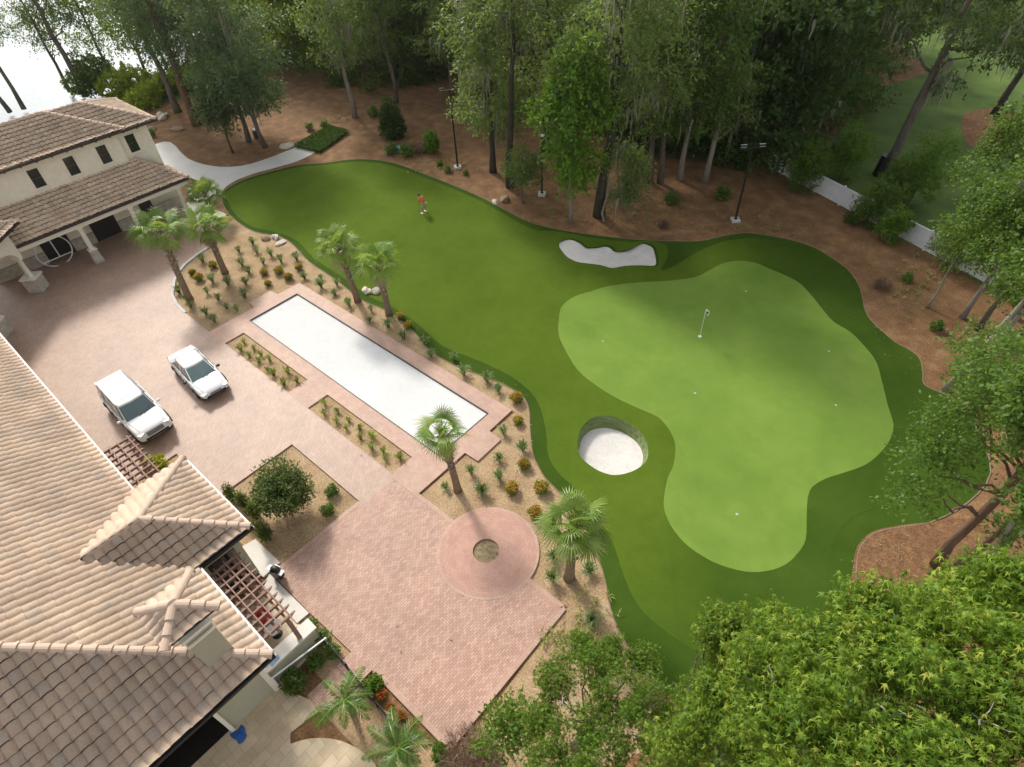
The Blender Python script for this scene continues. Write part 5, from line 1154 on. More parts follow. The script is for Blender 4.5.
# ------------------------------------------------------------------ trees
def tree(name, label, px, py, h, r0, bark, leaf, blobs, n, per=18, ll=.31, lw=.15, lean=(0, 0), seed=0, moss=0, droop=.4, limbs=8, group=None, bare=.35, base=None, spread=.9, shell=.5, at=None, wob=.05, mln=(.6, 2.2), mossw=.075):
    rng = np.random.default_rng(1000+seed); p = at if at is not None else G(px, py)
    t = thing(name, label, 'tree', (p[0], p[1], 0), group)
    mb = MB(); N = 9; pth = []; off = np.zeros(2)
    for i in range(N+1):
        u = i/N
        if i: off = off+rng.normal(size=2)*wob*h/N*1.2
        pth.append((lean[0]*u**1.2+off[0], lean[1]*u**1.2+off[1], h*u))
    mb.tube(pth, [r0*1.35]+[r0*(1-.85*(i/N)**1.1) for i in range(1, N+1)], 10)
    P = np.array(pth)
    def at_z(z): u = min(max(z/h, 0), 1)*N; k = min(int(u), N-1); return P[k]+(P[k+1]-P[k])*(u-k)
    hang = []
    for i in range(limbs):
        b = blobs[i % len(blobs)]; c = np.array(b[:3]); e = c+rng.normal(size=3)*np.array(b[3:6])*.45; z0 = max(h*bare*.6, e[2]-np.hypot(*(e[:2]-at_z(e[2])[:2]))*rng.uniform(.5, 1.0)); a = at_z(min(z0, h*.97))
        L = limb(mb, rng, a, e, r0*.34, r0*.06, 6, .22, 6); hang += [np.array(q) for q in L[2:]]
    mb.build('trunk', bark, t, smooth=True)
    v, q, a = sprays(rng, blobs, n, per, ll, lw, spread, droop, shell)
    v[:, 2] = np.maximum(v[:, 2], .25)
    fast_mesh('crown', v, q, leaf, t, a)
    if moss:
        B = np.array(blobs); k = rng.integers(len(B), size=moss); d = rng.normal(size=(moss, 3)); d /= np.linalg.norm(d, axis=1, keepdims=True)
        pt = B[k, :3]+d*B[k, 3:6]*rng.uniform(.3, .95, (moss, 1)); pt[:, 2] = np.maximum(pt[:, 2], 2.2)
        hh = np.array(hang); m2 = moss//2; pt[:m2] = hh[rng.integers(len(hh), size=m2)]+rng.normal(size=(m2, 3))*.3
        v, q, a = moss_strands(rng, pt[::3] if name == 'forest_tree' else pt, mln, mossw); v[:, 2] = np.maximum(v[:, 2], .6); tag(fast_mesh('hanging_moss', v, q, 'moss', t, a), kind='stuff')
    return t
def column(rng, x, y, z0, z1, r, k, jit=.6):
    out = []
    for i in range(k):
        u = (i+.5)/k; rr = r*(.65+.6*math.sin(math.pi*min(1, .2+u*.75)))*rng.uniform(.75, 1.2)
        out.append((x+rng.normal()*jit*r*.6, y+rng.normal()*jit*r*.6, z0+(z1-z0)*u, rr*.75, rr*.75, (z1-z0)/k*.62))
    return out
R_ = np.random.default_rng(77)
T = tree; CL = column
# central stand
T('cypress_tree', 'grey green mossy tree at the left end of the central stand, beside the lamp post', 493, 172, 17, .27, 'barkdark', 'leaf_cypress', CL(R_, 0, 0, 3.2, 16, 2.4, 9), 520, seed=1, moss=260)
T('cypress_tree', 'tall dark bare trunk leaning right behind the small white boulder', 510, 187, 20, .30, 'barkdark', 'leaf_cypress', CL(R_, .6, .6, 11, 20, 2.6, 6), 330, seed=2, lean=(.8, 1.2), moss=200, bare=.5)
T('young_tree', 'small grey green young tree just above the two boulders at the turf edge', 523, 203, 4.6, .09, 'bark', 'leaf_cypress', [(0, 0, 3.6, 1.0, 1.0, .8), (.4, .4, 2.8, .8, .8, .6)], 130, ll=.26, lw=.12, seed=3)
T('cypress_tree', 'dark trunked mossy tree behind the slim single lamp post', 546, 152, 18, .30, 'barkdark', 'leaf_cypress', CL(R_, 0, 0, 5.5, 17, 2.6, 7), 430, seed=4, moss=260)
T('maple_tree', 'bright green leafy tree with thin pale trunk nearest the long white bunker', 571, 222, 13.5, .15, 'barkpale', 'leaf_bright', [(0, .1, 10.8, 1.6, 1.6, 1.2), (-.9, -.6, 8.8, 1.7, 1.6, 1.1), (.8, .7, 9.0, 1.6, 1.6, 1.1), (-.5, -.3, 6.4, 1.5, 1.4, 1.0), (.5, .2, 5.2, 1.3, 1.3, .9), (-.2, .3, 3.6, 1.0, 1.0, .7), (.2, 0, 12.5, 1.2, 1.2, 1)], 560, ll=.32, lw=.19, seed=5, moss=70, droop=.35)
T('cypress_tree', 'thickest dark trunked tree in the middle of the central stand', 599, 216, 22, .40, 'barkdark', 'leaf_cypress', CL(R_, .5, .8, 9.5, 21, 3.6, 8)+[(2.5, 2.6, 10.5, 2.2, 2.2, 1.4), (-1.8, -1.5, 11.5, 1.8, 1.8, 1.2)], 620, seed=6, moss=330, bare=.45, lean=(.3, .6))
T('young_tree', 'thin crooked pale tree draped with drooping moss right of the thickest trunk', 604, 222, 7.2, .10, 'barkpale', 'leaf_cypress', [(.9, .9, 6.0, .9, .9, 1.0), (1.5, 1.4, 4.2, .8, .8, 1.5), (.9, 1.0, 3.0, .6, .6, .9)], 150, ll=.28, lw=.12, seed=7, lean=(.5, .6), moss=60, wob=.16, droop=1.0)
for i, (x, y, hh, lab) in enumerate(((650, 183, 17, 'grey trunked tree, left one of the close pair right of the central stand'), (660, 183, 18, 'grey trunked tree, right one of the close pair right of the central stand'), (680, 180, 18, 'single pale straight trunk between the close pair and the leaning trunk'), (705, 182, 17, 'pale trunk leaning right, last before the black undergrowth'))):
    T('cypress_tree', lab, x, y, hh, .22, 'barkpale' if i > 1 else 'bark', 'leaf_cypress' if i % 2 else 'leaf_mid', CL(R_, .2, .3, 5.0, hh, 3.0, 8), 470, seed=10+i, moss=300, lean=(.3, .5) if i == 3 else (0, .1), bare=.3)
# left middle
for i, (x, y, hh, bk, z0, lab) in enumerate(((355, 117, 17, 'barkpale', 6.0, 'pale trunked tree nearest the end of the clipped hedge'), (396, 103, 18, 'bark', 6.2, 'pale trunked tree directly behind the conical bush'), (454, 105, 18, 'bark', 6.5, 'grey trunked tree, left of two close behind the bright headed lamp post'), (461.5, 108, 17, 'barkpale', 6.4, 'grey trunked tree, right of two close behind the bright headed lamp post'), (471, 95, 17, 'bark', 4.5, 'slim grey trunked tree right behind the bright headed lamp post'), (420, 75, 18, 'bark', 5.5, 'slender grey trunk in the dark gap behind the conical bush'))):
    T('cypress_tree', lab, x, y, hh, .24, bk, 'leaf_mid' if i % 2 else 'leaf_cypress', CL(R_, 0, 0, z0, hh, 3.0, 7), 430, seed=20+i, moss=190, bare=.4)
# left group behind the path
for i, (x, y, hh, r0, z0, rr, bk, lab) in enumerate(((197, 125, 18, .42, 6.5, 3.4, 'barkred', 'thick reddish trunked tree behind the garage house corner'), (178, 112, 18, .34, 7.0, 3.2, 'bark', 'grey trunked tree behind the white boulder'), (249, 142, 15, .24, 3.4, 3.0, 'bark', 'bluish green tree, left of two trunks beside the black box with white top'), (265, 147, 15, .22, 3.6, 2.8, 'bark', 'bluish green tree, right of two trunks beside the black box with white top'), (222, 118, 17, .25, 5.2, 3.2, 'barkdark', 'bluish green tree set back behind the small staked tree'))):
    T('oak_tree', lab, x, y, hh, r0, bk, 'leaf_blue' if i != 1 else 'leaf_mid', CL(R_, 0, 0, z0, hh, rr, 8), 560, seed=30+i, moss=90, bare=.3)
T('young_tree', 'small dark staked tree with white ring at its foot beside the concrete path', 233, 153, 7.0, .10, 'barkdark', 'leaf_blue', [(0, 0, 5.8, 1.3, 1.3, 1.1), (-.5, -.3, 4.4, 1.2, 1.2, .8), (.3, .3, 3.6, 1.0, 1.0, .6)], 210, seed=36)
for i, (x, y, ln, lab) in enumerate(((86, 96, (-.5, .4), 'tall leaning pine against the bright lake, nearest the garage roof'), (24, 109, (-.4, .2), 'tall thin pine against the bright lake, middle of three'), (10, 112, (-.3, .2), 'tall thin pine against the bright lake, at the left picture edge'))):
    T('pine_tree', lab, x, y, 21, .34 if i == 0 else .22, 'bark', 'leaf_blue', [(-1.5, -1.2, 9.6, 2.0, 2.0, 1.0), (1.2, 1.6, 8.4, 1.8, 1.8, .9), (.4, -1.8, 7.2, 1.5, 1.5, .7), (1.5, 1.2, 16, 2.2, 2.2, 1.2), (-1.4, -1, 14.4, 2.2, 2.2, 1.1), (.8, -1.4, 12.4, 1.9, 1.9, .9), (-1, 1.6, 11.2, 1.8, 1.8, .7)][:7 if i == 0 else 5], 330, ll=.34, lw=.10, seed=40+i, lean=ln, bare=.5)
for i, (x, y, hh, lab) in enumerate(((70, 92, 15, 'airy lakeside tree standing behind the garage roof peak'), (118, 86, 15, 'airy lakeside tree between the leaning pine and the thick reddish trunk'), (150, 84, 16, 'airy lakeside tree close left of the thick reddish trunk'), (172, 80, 16, 'airy lakeside tree behind the white boulder, close to the water'))):
    T('oak_tree', lab, x, y, hh, .2, 'bark', ('leaf_mid', 'leaf_bright', 'leaf_cypress', 'leaf_bright')[i], CL(R_, 0, 0, 4.5, hh, 2.6, 6), 300, seed=140+i, bare=.4)
bush('lake_shrub', 'large green shrub on the lake bank just behind the garage roof', 92, 96, [(0, 0, 1.6, 2.2, 2.0, 1.6), (1.2, 1.6, 2.6, 1.8, 1.8, 1.5), (-.5, 1.0, 3.6, 1.3, 1.3, 1)], 520, 'leaf_mid', .36, .18, 91, 'shrub', 1.5, .12)
for i, (x, y, lab) in enumerate(((163, 94, 'sunlit yellow green bush between the thick reddish trunk and the lake'), (186, 88, 'sunlit yellow green bush right of the thick reddish trunk'), (212, 84, 'sunlit yellow green bush behind the bluish trees'))):
    bush('lake_shrub', lab, x, y, [(0, 0, 1.0, 1.8, 1.8, 1.0), (.9, 1.2, 1.6, 1.5, 1.5, 1.1)], 330, 'leaf_yellow', .34, .17, 120+i, 'shrub', 1.0, .08)
bush('lake_shrub', 'yellow green shrub in sun behind the garage roof ridge', 122, 98, [(0, 0, 1.4, 2.0, 1.8, 1.4), (1.0, 1.8, 1.8, 1.8, 1.8, 1.5)], 420, 'leaf_yellow', .36, .18, 92, 'shrub', 1.2, .10)
bush('lake_shrub', 'low yellow green shrub left of the white boulder behind the garage', 147, 106, [(0, 0, .8, 1.8, 1.6, .8), (-.3, 1.0, 1.4, 1.3, 1.3, .8)], 420, 'leaf_yellow', .34, .17, 93, 'shrub', 1.2, .10)
# right: leaning trunks over the neighbouring lawn, understorey by the fence
T('oak_tree', 'big oak with dark sleeve at its foot leaning right over the neighbouring lawn', 880, 175, 19, .42, 'bark', 'leaf_dark', CL(R_, 1.5, 1.2, 11, 19, 4.2, 5)+[(4.4, .5, 10.6, 2.2, 2.2, 1.2), (-2.8, 2, 11.4, 2.5, 2.5, 1.2), (2.0, -.4, 8.4, 1.2, 1.2, .7)], 700, seed=50, moss=420, lean=(1.6, 1.2), bare=.5)
p = G(880, 175); ot = MB().tube([(p.x, p.y, 0), (p.x+.05, p.y+.02, 1.7)], [.62, .48], 12); tag(ot.build('trunk_guard', 'darkmetal', loc=(p.x, p.y, 0)), 'black protective sleeve round the foot of the leaning oak on the lawn', 'tree guard')
T('oak_tree', 'dark oak in the round mulch bed on the neighbouring lawn', 994, 116, 17, .34, 'barkdark', 'leaf_dark', CL(R_, 1.2, .5, 8, 17, 4.2, 5)+[(-2.2, -1.5, 7.6, 2.0, 2.0, 1.2), (3.4, 0, 6.8, 1.8, 1.8, 1.2)], 640, seed=51, moss=300, lean=(1.5, .2), bare=.4)
for i, (x, y, s, lab) in enumerate(((800, 192, .8, 'feathery green shrub at the left end of the white fence'), (866, 226, .75, 'feathery light green shrub overlapping the middle of the white fence'), (908, 205, 1.15, 'feathery light green shrub rising behind the white fence'), (945, 266, .8, 'feathery green shrub covering the right part of the white fence'), (840, 180, .9, 'feathery shrub on the lawn side near the foot of the leaning oak'), (985, 262, 1.3, 'feathery shrub at the right end of the white fence'), (886, 240, .5, 'small feathery shrub growing in front of the white fence'), (884, 210, .8, 'feathery shrub just behind the middle of the white fence'))):
    bush('bamboo_shrub', lab, x, y, [(0, 0, 1.5*s, 1.2*s, 1.2*s, 1.3*s), (.5*s, .3*s, 3.0*s, 1.3*s, 1.3*s, 1.3*s), (-.7*s, -.2*s, 2.4*s, 1.0*s, 1.0*s, 1.0*s), (0, .3*s, 4.2*s, .9*s, .9*s, .9*s)], int(330*s), 'leaf_mid' if i % 2 else 'leaf_bright', .34, .07, 95+i, 'shrub', 1.5, .06)
T('young_tree', 'thin pale leaning young tree on the red mulch before the white fence', 927, 307, 6.5, .08, 'barkpale', 'leaf_mid', [(.5, .7, 5.6, 1.0, 1.0, .9), (.2, .3, 4.2, .8, .8, .6)], 130, ll=.26, lw=.11, seed=60, lean=(.5, .7))
T('birch_tree', 'grey leaning trunk rising from the turf edge at the right', 945, 390, 13, .17, 'barkpale', 'leaf_mid', [(1.2, 1.4, 10.5, 1.8, 1.8, 1.4), (.9, .8, 8.2, 1.5, 1.5, 1.0), (1.6, 1.8, 12.2, 1.5, 1.5, 1.1), (2.2, 1.0, 7.0, 1.2, 1.2, .9)], 420, ll=.26, lw=.13, seed=61, lean=(1.5, 1.7), bare=.5, droop=.4)
for i, (x, y, hh, lab) in enumerate(((962, 318, 13, 'slim grey trunk, left of the close group before the fence end'), (978, 330, 15, 'grey trunk in the middle of the close group before the fence end'), (992, 352, 14, 'grey trunk, lowest of the close group before the fence end'), (1012, 345, 16, 'grey mossy trunk at the right picture edge before the fence end'))):
    T('birch_tree', lab, x, y, hh, .15, 'bark' if i % 2 else 'barkpale', 'leaf_mid', CL(R_, .8, .8, 5.2, hh, 1.9, 6), 330, ll=.27, lw=.13, seed=64+i, lean=(.9, 1.0), bare=.35, droop=.4, moss=60)
bush('leafy_shrub', 'dark green shrub mass at the right mulch edge under the grey trunks', 1000, 400, [(0, 0, 1.0, 1.4, 1.4, 1.0), (-1.4, .2, .8, 1.0, 1.0, .8), (1.5, .4, 1.2, 1.3, 1.3, 1.1)], 380, 'leaf_mid', .24, .12, 101, 'shrub', 1.0, .06)
p = G(990, 189, 6.0); q = thing('bird_house', 'small tan nesting box on a thin pole among the right branches', 'bird house', (p.x, p.y, 0)); MB().box((0, 0, 5.95), (.42, .3, .26), rz=.5).build('box', 'birdbox', q); MB().box((0, 0, 6.11), (.48, .36, .05), rz=.5).build('lid', 'birdbox', q); MB().cyl((0, 0, 0), (0, 0, 5.85), .05, seg=8).build('pole', 'bark', q)
def wb(pts):  # photo point, height, radii -> world clump
    return [(*G(x, y, z)[:2], z, r, r, r*.75) for x, y, z, r in pts]
def rel(bl, b): return [(x-b[0], y-b[1], z, rx, ry, rz) for x, y, z, rx, ry, rz in bl]
b = G(1015, 318)
T('oak_tree', 'leafy tree with small bright leaves round the nesting box at the right picture edge', 1015, 318, 13, .2, 'bark', 'leaf_mid', rel(wb([(1000, 150, 8, 1.1), (985, 195, 7.5, 1.1), (1015, 205, 8, 1.3), (960, 225, 6.5, .8), (1000, 250, 6.5, 1.1), (1020, 120, 9.5, 1.2), (975, 170, 8, .7), (1018, 285, 6, 1.0)]), b), 620, ll=.22, lw=.12, seed=75, limbs=8, spread=.6, droop=.3)
wr_ = np.random.default_rng(44); V, Q, A = [], [], []
for px0, py0, rx, ry, k in ((640, 215, 60, 14, 60), (760, 225, 50, 12, 40), (915, 285, 20, 30, 50), (560, 215, 25, 8, 25), (430, 165, 40, 8, 40), (340, 118, 30, 10, 20), (590, 620, 20, 30, 40), (560, 640, 25, 10, 30), (930, 240, 40, 20, 30)):
    for _ in range(k):
        p_ = G(px0+wr_.normal()*rx*.5, py0+wr_.normal()*ry*.5)
        for _j in range(7):
            az = wr_.uniform(0, 6.28); L = wr_.uniform(.12, .32); d_ = np.array([math.cos(az), math.sin(az), 0]); sd_ = np.array([-d_[1], d_[0], 0])*.02; q_ = np.array([p_.x, p_.y, .01]); m_ = q_+d_*L*.4+np.array([0, 0, L*.8]); e_ = q_+d_*L+np.array([0, 0, L*.7]); o_ = len(V)
            V += [q_-sd_, m_-sd_, e_, m_+sd_]; Q.append((o_, o_+1, o_+2, o_+3)); A.append(wr_.random())
V2, Q2, A2 = [], [], []
for px0, py0, rx, ry, k, z_ in ((640, 205, 90, 20, 420, .012), (400, 130, 70, 22, 320, .012), (250, 140, 40, 14, 120, .012), (900, 300, 40, 60, 330, .012), (520, 440, 10, 40, 90, .02), (570, 640, 30, 50, 170, .02), (250, 270, 40, 30, 150, .02), (300, 510, 24, 22, 90, .02), (890, 550, 30, 14, 90, .04), (430, 640, 60, 60, 22, .10), (330, 480, 60, 50, 12, .10)):
    for _ in range(k):
        p_ = G(px0+wr_.normal()*rx*.6, py0+wr_.normal()*ry*.6); az = wr_.uniform(0, 6.28); L = wr_.uniform(.03, .085); d_ = np.array([math.cos(az), math.sin(az), 0])*L; sd_ = np.array([-d_[1], d_[0], 0])*wr_.uniform(.15, .45); q_ = np.array([p_.x, p_.y, z_+wr_.uniform(0, .02)]); o_ = len(V2)
        V2 += [q_-d_, q_-sd_+np.array([0, 0, .02]), q_+d_, q_+sd_+np.array([0, 0, .015])]; Q2.append((o_, o_+1, o_+2, o_+3)); A2.append(wr_.random())
tag(fast_mesh('leaf_litter', np.array(V2), np.array(Q2), 'frond_dead', None, A2), 'dry leaves and straw scraps scattered over mulch and paving', 'leaf litter', kind='stuff')
tag(fast_mesh('weeds', np.array(V), np.array(Q), 'tufty', None, A), 'sparse low weeds scattered over the pine straw mulch', 'weeds', kind='stuff')
# big leaning trunks with dark glossy foliage at the right edge, nearer the camera
b = G(938, 566)
T('oak_tree', 'large red barked tree leaning at the right edge above the orange mulch bed', 936, 566, 16, .21, 'barkred', 'leaf_mid', rel(wb([(985, 388, 9, .95), (955, 425, 8, .85), (928, 458, 7, .7), (908, 488, 6.5, .5), (955, 468, 7, .65), (1000, 400, 9.5, .8), (930, 500, 6, .45), (1015, 360, 11, 1.0), (990, 345, 9, .8), (975, 440, 7.5, .5)]), b), 520, ll=.16, lw=.09, seed=70, lean=(.2, .5), limbs=9, spread=.6, droop=.3, bare=.4)
T('oak_tree', 'second red barked trunk close right of the larger one at the right edge', 958, 566, 14, .15, 'barkred', 'leaf_mid', rel(wb([(1012, 525, 4, .5), (1045, 430, 11, .8)]), G(958, 566)), 110, ll=.19, lw=.11, seed=71, lean=(.4, .6), limbs=4, spread=.6, droop=.3)
T('oak_tree', 'thick dark red trunk lowest of the three at the right edge', 985, 562, 13, .26, 'barkred', 'leaf_mid', rel(wb([(1045, 500, 8, .7), (1055, 400, 12, 1.0)]), G(985, 562)), 330, ll=.19, lw=.11, seed=72, limbs=3, spread=.6, droop=.3)
vb = G(948, 590); vt = [(vb.x, vb.y, 0), (vb.x+.3, vb.y+.3, 2.5), (vb.x+.1, vb.y+.9, 5), (vb.x+.45, vb.y+1.0, 8), (vb.x+.2, vb.y+1.4, 11), (vb.x+.5, vb.y+1.6, 14)]
tag(MB().tube(vt, [.09, .08, .08, .07, .07, .05], 7).build('hanging_vine', 'barkpale', loc=(vb.x, vb.y, 0), smooth=True), 'pale twisted vine climbing beside the red trunks at the right edge', 'vine')

# foreground crowns seen from above: star shaped leaves
def star_cloud(rng, blobs, n, per, size):
    B = np.array(blobs); w_ = B[:, 3]**1.6; k = rng.choice(len(B), n, p=w_/w_.sum())
    d = norm(rng.normal(size=(n, 3))+np.array([0, 0, .55])); r = np.where(rng.random(n) < .6, rng.uniform(.8, 1.1, n), rng.random(n)**.5)
    tw = B[k, :3]+d*r[:, None]*B[k, 3:6]
    ax = norm(d+rng.normal(size=(n, 3))*.4); c = tw[:, None]+ax[:, None]*(rng.random((n, per, 1))-.5)*.32+rng.normal(size=(n, per, 3))*.085
    N = n*per; c = c.reshape(N, 3); nn = norm(rng.normal(size=(N, 3))*.8+np.repeat(ax, per, 0)*.6+np.array([0, 0, .35])); t0 = norm(np.cross(nn, rng.normal(size=(N, 3)))); t1 = np.cross(nn, t0); s = size*rng.uniform(.45, 1.3, N)
    lobes = 5; V = np.zeros((N, 1+2*lobes, 3)); V[:, 0] = c
    base = rng.uniform(.2, .6, N); dr = rng.uniform(-.1, .9, N)
    for j in range(lobes):
        an = (j-2)*R(57); L = (1, .92, .68)[abs(j-2)]*rng.uniform(.55, 1.15, N)
        dv = t0*math.cos(an)+t1*math.sin(an); V[:, 1+2*j] = c+dv*(s*L)[:, None]-nn*(s*dr*L)[:, None]-np.array([0, 0, .25])*(s*L)[:, None]
        an += R(28.5); dv = t0*math.cos(an)+t1*math.sin(an); V[:, 2+2*j] = c+dv*(s*.22)[:, None]-nn*(s*.03)[:, None]
    Q = []; o = np.arange(N)[:, None]*(1+2*lobes)
    for j in range(lobes):
        prev = 2+2*((j-1) % lobes); Q.append(np.concatenate([o, o+prev, o+1+2*j, o+2+2*j], 1))
    Q = np.stack(Q, 1).reshape(-1, 4); val = np.clip(rng.beta(2.2, 2.6, n)[:, None]*.75+rng.random((n, per))*.35-.05, 0, 1).ravel()
    return V.reshape(-1, 3), Q, np.repeat(val, lobes)
def clumps(rng, bl, k, r):
    out = []
    for x, y, z, rx, ry, rz in bl:
        for _ in range(k):
            d = rng.normal(size=3); d[2] = d[2]*.8+.35; d /= np.linalg.norm(d); u = rng.uniform(.55, 1.05); q = r*rng.uniform(.6, 1.3)
            out.append((x+d[0]*rx*u, y+d[1]*ry*u, z+d[2]*rz*u, q, q, q*.7))
    return out
def near_tree(name, label, base, h, r0, bark, leaf, blobs, n, per, size, seed, limbs, star=True):
    rng = np.random.default_rng(seed); t = thing(name, label, 'tree', (base[0], base[1], 0)); bl = rel(blobs, base); mb = MB()
    cx_ = np.mean([q[0] for q in bl]); cy_ = np.mean([q[1] for q in bl]); pth = limb(mb, rng, (0, 0, 0), (cx_, cy_, h), r0, r0*.15, 8, .05, 10)
    for i in range(limbs):
        q = bl[i % len(bl)]; a = pth[int(rng.integers(3, 7))]; limb(mb, rng, a, (q[0]+rng.normal()*q[3]*.3, q[1]+rng.normal()*q[3]*.3, q[2]+q[5]*.05), r0*.22, .012, 7, .2, 6)
    mb.build('trunk', bark, t, smooth=True)
    if star: v, q, a = star_cloud(rng, clumps(rng, bl, 13 if size > .1 else 20, .30 if size > .1 else .22), n, per, size)
    else: v, q, a = sprays(rng, bl, n, per, size, size*.5, .45, .15, .55, .5)
    fast_mesh('crown', v, q, leaf, t, a)
    for i in range(int(limbs*1.6)):
        tw = MB()
        q = bl[int(rng.integers(len(bl)))]; d = rng.normal(size=3); d[2] = abs(d[2])*.6; d /= np.linalg.norm(d); e = np.array(q[:3])+d*np.array(q[3:6])*1.02; s_ = np.array(q[:3])+d*np.array(q[3:6])*.55; limb(tw, rng, s_, e, .016, .004, 4, .25, 5); tw.build('twig', 'twig', t)
    return t
near_tree('sweetgum_tree', 'large bright sweetgum crown with star shaped leaves filling the lower right corner', (3.2, 5.4), 15, .3, 'bark', 'leaf_star',
    wb([(850, 622, 14.5, .7), (805, 648, 14, .75), (905, 645, 14.5, .85), (960, 645, 15, .85), (1015, 600, 15.5, .8), (780, 700, 14.5, .8), (850, 690, 15.2, .9), (925, 700, 15.5, 1.0), (1000, 670, 15.5, .95), (1040, 720, 15.5, 1.0), (965, 755, 15.5, .95), (885, 765, 15, .9), (800, 765, 14.5, .9), (1010, 790, 15, 1.0), (925, 612, 13.5, .55), (985, 600, 14.5, .55), (835, 725, 13, .8)]), 3900, 9, .112, 201, 26)
near_tree('sweetgum_tree', 'narrow pointed sweetgum crown standing left of the large one against the dark turf', (.6, 5.6), 13, .2, 'bark', 'leaf_star',
    wb([(722, 632, 12.5, .42), (735, 665, 12, .6), (745, 710, 12, .75), (715, 735, 11.5, .8), (770, 755, 12, .8), (690, 765, 11, .8), (765, 670, 11.5, .6)]), 1500, 9, .107, 202, 12)
near_tree('young_oak', 'small leaved green tree at the bottom edge between plaza and turf', (-3.2, 5.6), 8.4, .16, 'bark', 'leaf_small',
    wb([(590, 668, 7.8, .62), (558, 680, 7.5, .6), (622, 695, 8, .7), (655, 700, 7.5, .5), (610, 655, 7, .4), (575, 725, 8, .8), (635, 735, 8, .75), (668, 755, 7.5, .6), (640, 660, 7, .35), (600, 755, 8, .85), (540, 715, 7.3, .45), (692, 700, 7, .4), (550, 765, 7.5, .6), (580, 650, 7.2, .35)]), 2300, 9, .092, 203, 18, True)
near_tree('sapling', 'bright light green sapling just below the plaza edge', (G(507, 750)[0], G(507, 750)[1]), 2.8, .05, 'barkpale', 'leaf_bright',
    wb([(505, 725, 2.6, .55), (520, 715, 2.2, .5), (497, 742, 2.2, .45), (525, 735, 1.8, .45)]), 200, 10, .17, 204, 5, False)

# the wood behind: repeated trees beyond the clearing, and the far wood as one mass
protos = []
for i, (lf, bk, ms) in enumerate((('leaf_dark', 'bark', 150), ('leaf_mid', 'barkdark', 120), ('leaf_cypress', 'bark', 220), ('leaf_dark', 'barkdark', 260), ('leaf_bright', 'bark', 60), ('leaf_yellow', 'barkpale', 30))):
    rr = np.random.default_rng(300+i); bl = CL(rr, 0, 0, 2.2 if i != 3 else 3.5, 17, 3.5, 9, .8)+[(rr.normal()*2.6, rr.normal()*2.6, rr.uniform(2.2, 6), 1.9, 1.9, 1.3) for _ in range(4)]
    protos.append(tree('forest_tree', 'x', 0, 0, 17, .24, bk, lf, bl, 640, 13, .46, .22, seed=310+i, moss=ms, at=(-60-8*i, 70), limbs=9, mossw=.18))
BL = {0: 'dense dark green tree in the closed wood beyond the mulch clearing', 1: 'mid green leafy tree in the closed wood beyond the mulch clearing', 2: 'pale mossy tree in the closed wood beyond the mulch clearing', 3: 'darkest tree hung with long grey moss in the wood beyond the mulch clearing', 4: 'bright green sunlit tree in the wood beyond the mulch clearing', 5: 'yellow green sunlit tree in the wood beyond the mulch clearing'}
fr = np.random.default_rng(9); nput = 0
def putf(i, x, y, s):
    t = protos[i]
    if t.name in used: t = copy_tree(t)
    used.add(t.name); t.location = (x, y, 0); t.rotation_euler = (0, 0, fr.uniform(0, 6.28)); t.scale = (s, s, s*fr.uniform(.9, 1.15)); tag(t, BL[i], 'tree', 'forest trees: '+BL[i].split(' in the')[0])
# photo points of trunk feet along and behind the wood edge
row = [(300,68,5),(322,62,4),(340,72,4),(372,70,2),(398,66,0),(425,60,3),(448,62,1),(478,66,0),(505,80,3),(528,90,0),(556,98,3),(585,112,0),(615,120,3),(640,132,0),(668,132,3),(695,138,0),(722,140,3),(748,150,3),(775,152,0),(800,140,3),(822,118,0),(838,95,3),(285,45,5),(310,38,5),(340,40,4),(268,60,4),(250,50,1),(370,40,1),(400,35,0),(440,35,2),(480,40,1),(520,55,2),(560,62,0),(600,75,2),(640,85,3),(690,95,0),(735,105,2),(780,100,3),(815,80,2),(850,62,0),(235,40,1),(200,30,4),(225,15,1),(250,15,5),(300,12,5),(350,10,1),(400,5,4),(450,8,0),(500,15,1),(560,25,2),(620,40,0),(680,52,1),(740,62,2),(790,55,0),(835,40,1)]
for x, y, i in row:
    p = G(x+fr.uniform(-4, 4), y+fr.uniform(-3, 3)); putf(i, p.x, p.y, fr.uniform(.85, 1.15))
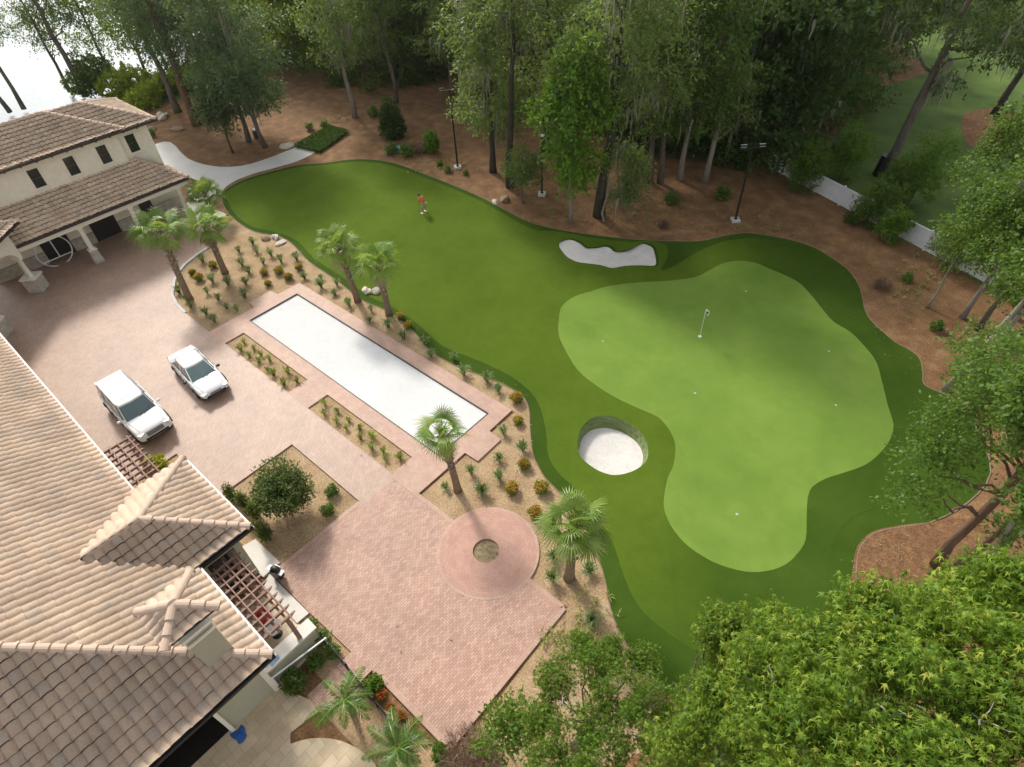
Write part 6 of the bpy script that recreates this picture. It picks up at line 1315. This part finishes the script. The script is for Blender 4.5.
for x, y, i in ((-36, 118, 1), (-22, 112, 0), (-2, 122, 2), (14, 112, 0), (26, 96, 1), (22, 80, 0), (36, 70, 2), (-12, 104, 3), (6, 102, 3)): putf(i, x, y, fr.uniform(.95, 1.2))
n = 5200; rg_ = np.random.default_rng(12); bl = []
for i in range(150):
    a = R(rg_.uniform(86, 150)); d = rg_.uniform(118, 175); x, y = d*math.cos(a), d*math.sin(a)
    if x < -84 - (y-60)*.5: continue
    bl.append((x, y, rg_.uniform(3, 13), 5, 5, 4))
v, q, a = sprays(rg_, bl, n, 12, .8, .4, 1.8, .3); v[:, 2] = np.maximum(v[:, 2], .1)
tag(fast_mesh('far_woods', v, q, 'leaf_dark', None, a), 'far dark wood closing the view behind the standing trees', 'woods', kind='stuff')
# dark undergrowth at the foot of the wood
up_ = []
for x, y in ((640,150),(668,150),(700,152),(725,158),(752,162),(780,160),(805,150),(500,98),(530,110),(560,115),(595,128),(380,85),(410,82),(435,80),(340,84),(830,128),(845,105)):
    p = G(x, y); up_ += [(p.x+fr.uniform(-1.5, 1.5), p.y+fr.uniform(-1.5, 1.5), fr.uniform(.5, 1.5), 1.7, 1.7, 1.1) for _ in range(2)]
v, q, a = sprays(rg_, up_, 1500, 12, .36, .18, .7, .2); v[:, 2] = np.maximum(v[:, 2], .05)
tag(fast_mesh('undergrowth', v, q, 'leaf_dark', None, a), 'dark tangled undergrowth along the foot of the wood', 'undergrowth', kind='stuff')

# ------------------------------------------------------------------ humid morning air
mh = bpy.data.materials.new('humid_air'); mh.use_nodes = True; nh = mh.node_tree; nh.nodes.clear()
oh = nh.nodes.new('ShaderNodeOutputMaterial'); ph = nh.nodes.new('ShaderNodeVolumePrincipled')
ph.inputs['Color'].default_value = (.95, .93, .88, 1); ph.inputs['Density'].default_value = .00014; ph.inputs['Anisotropy'].default_value = .7
nh.links.new(ph.outputs[0], oh.inputs['Volume']); M['haze'] = mh
hzb = MB().box((-150, 125, 13.3), (1140, 990, 30.6)).build('haze', 'haze'); tag(hzb, 'thin humid haze over the whole garden', 'haze', kind='stuff')
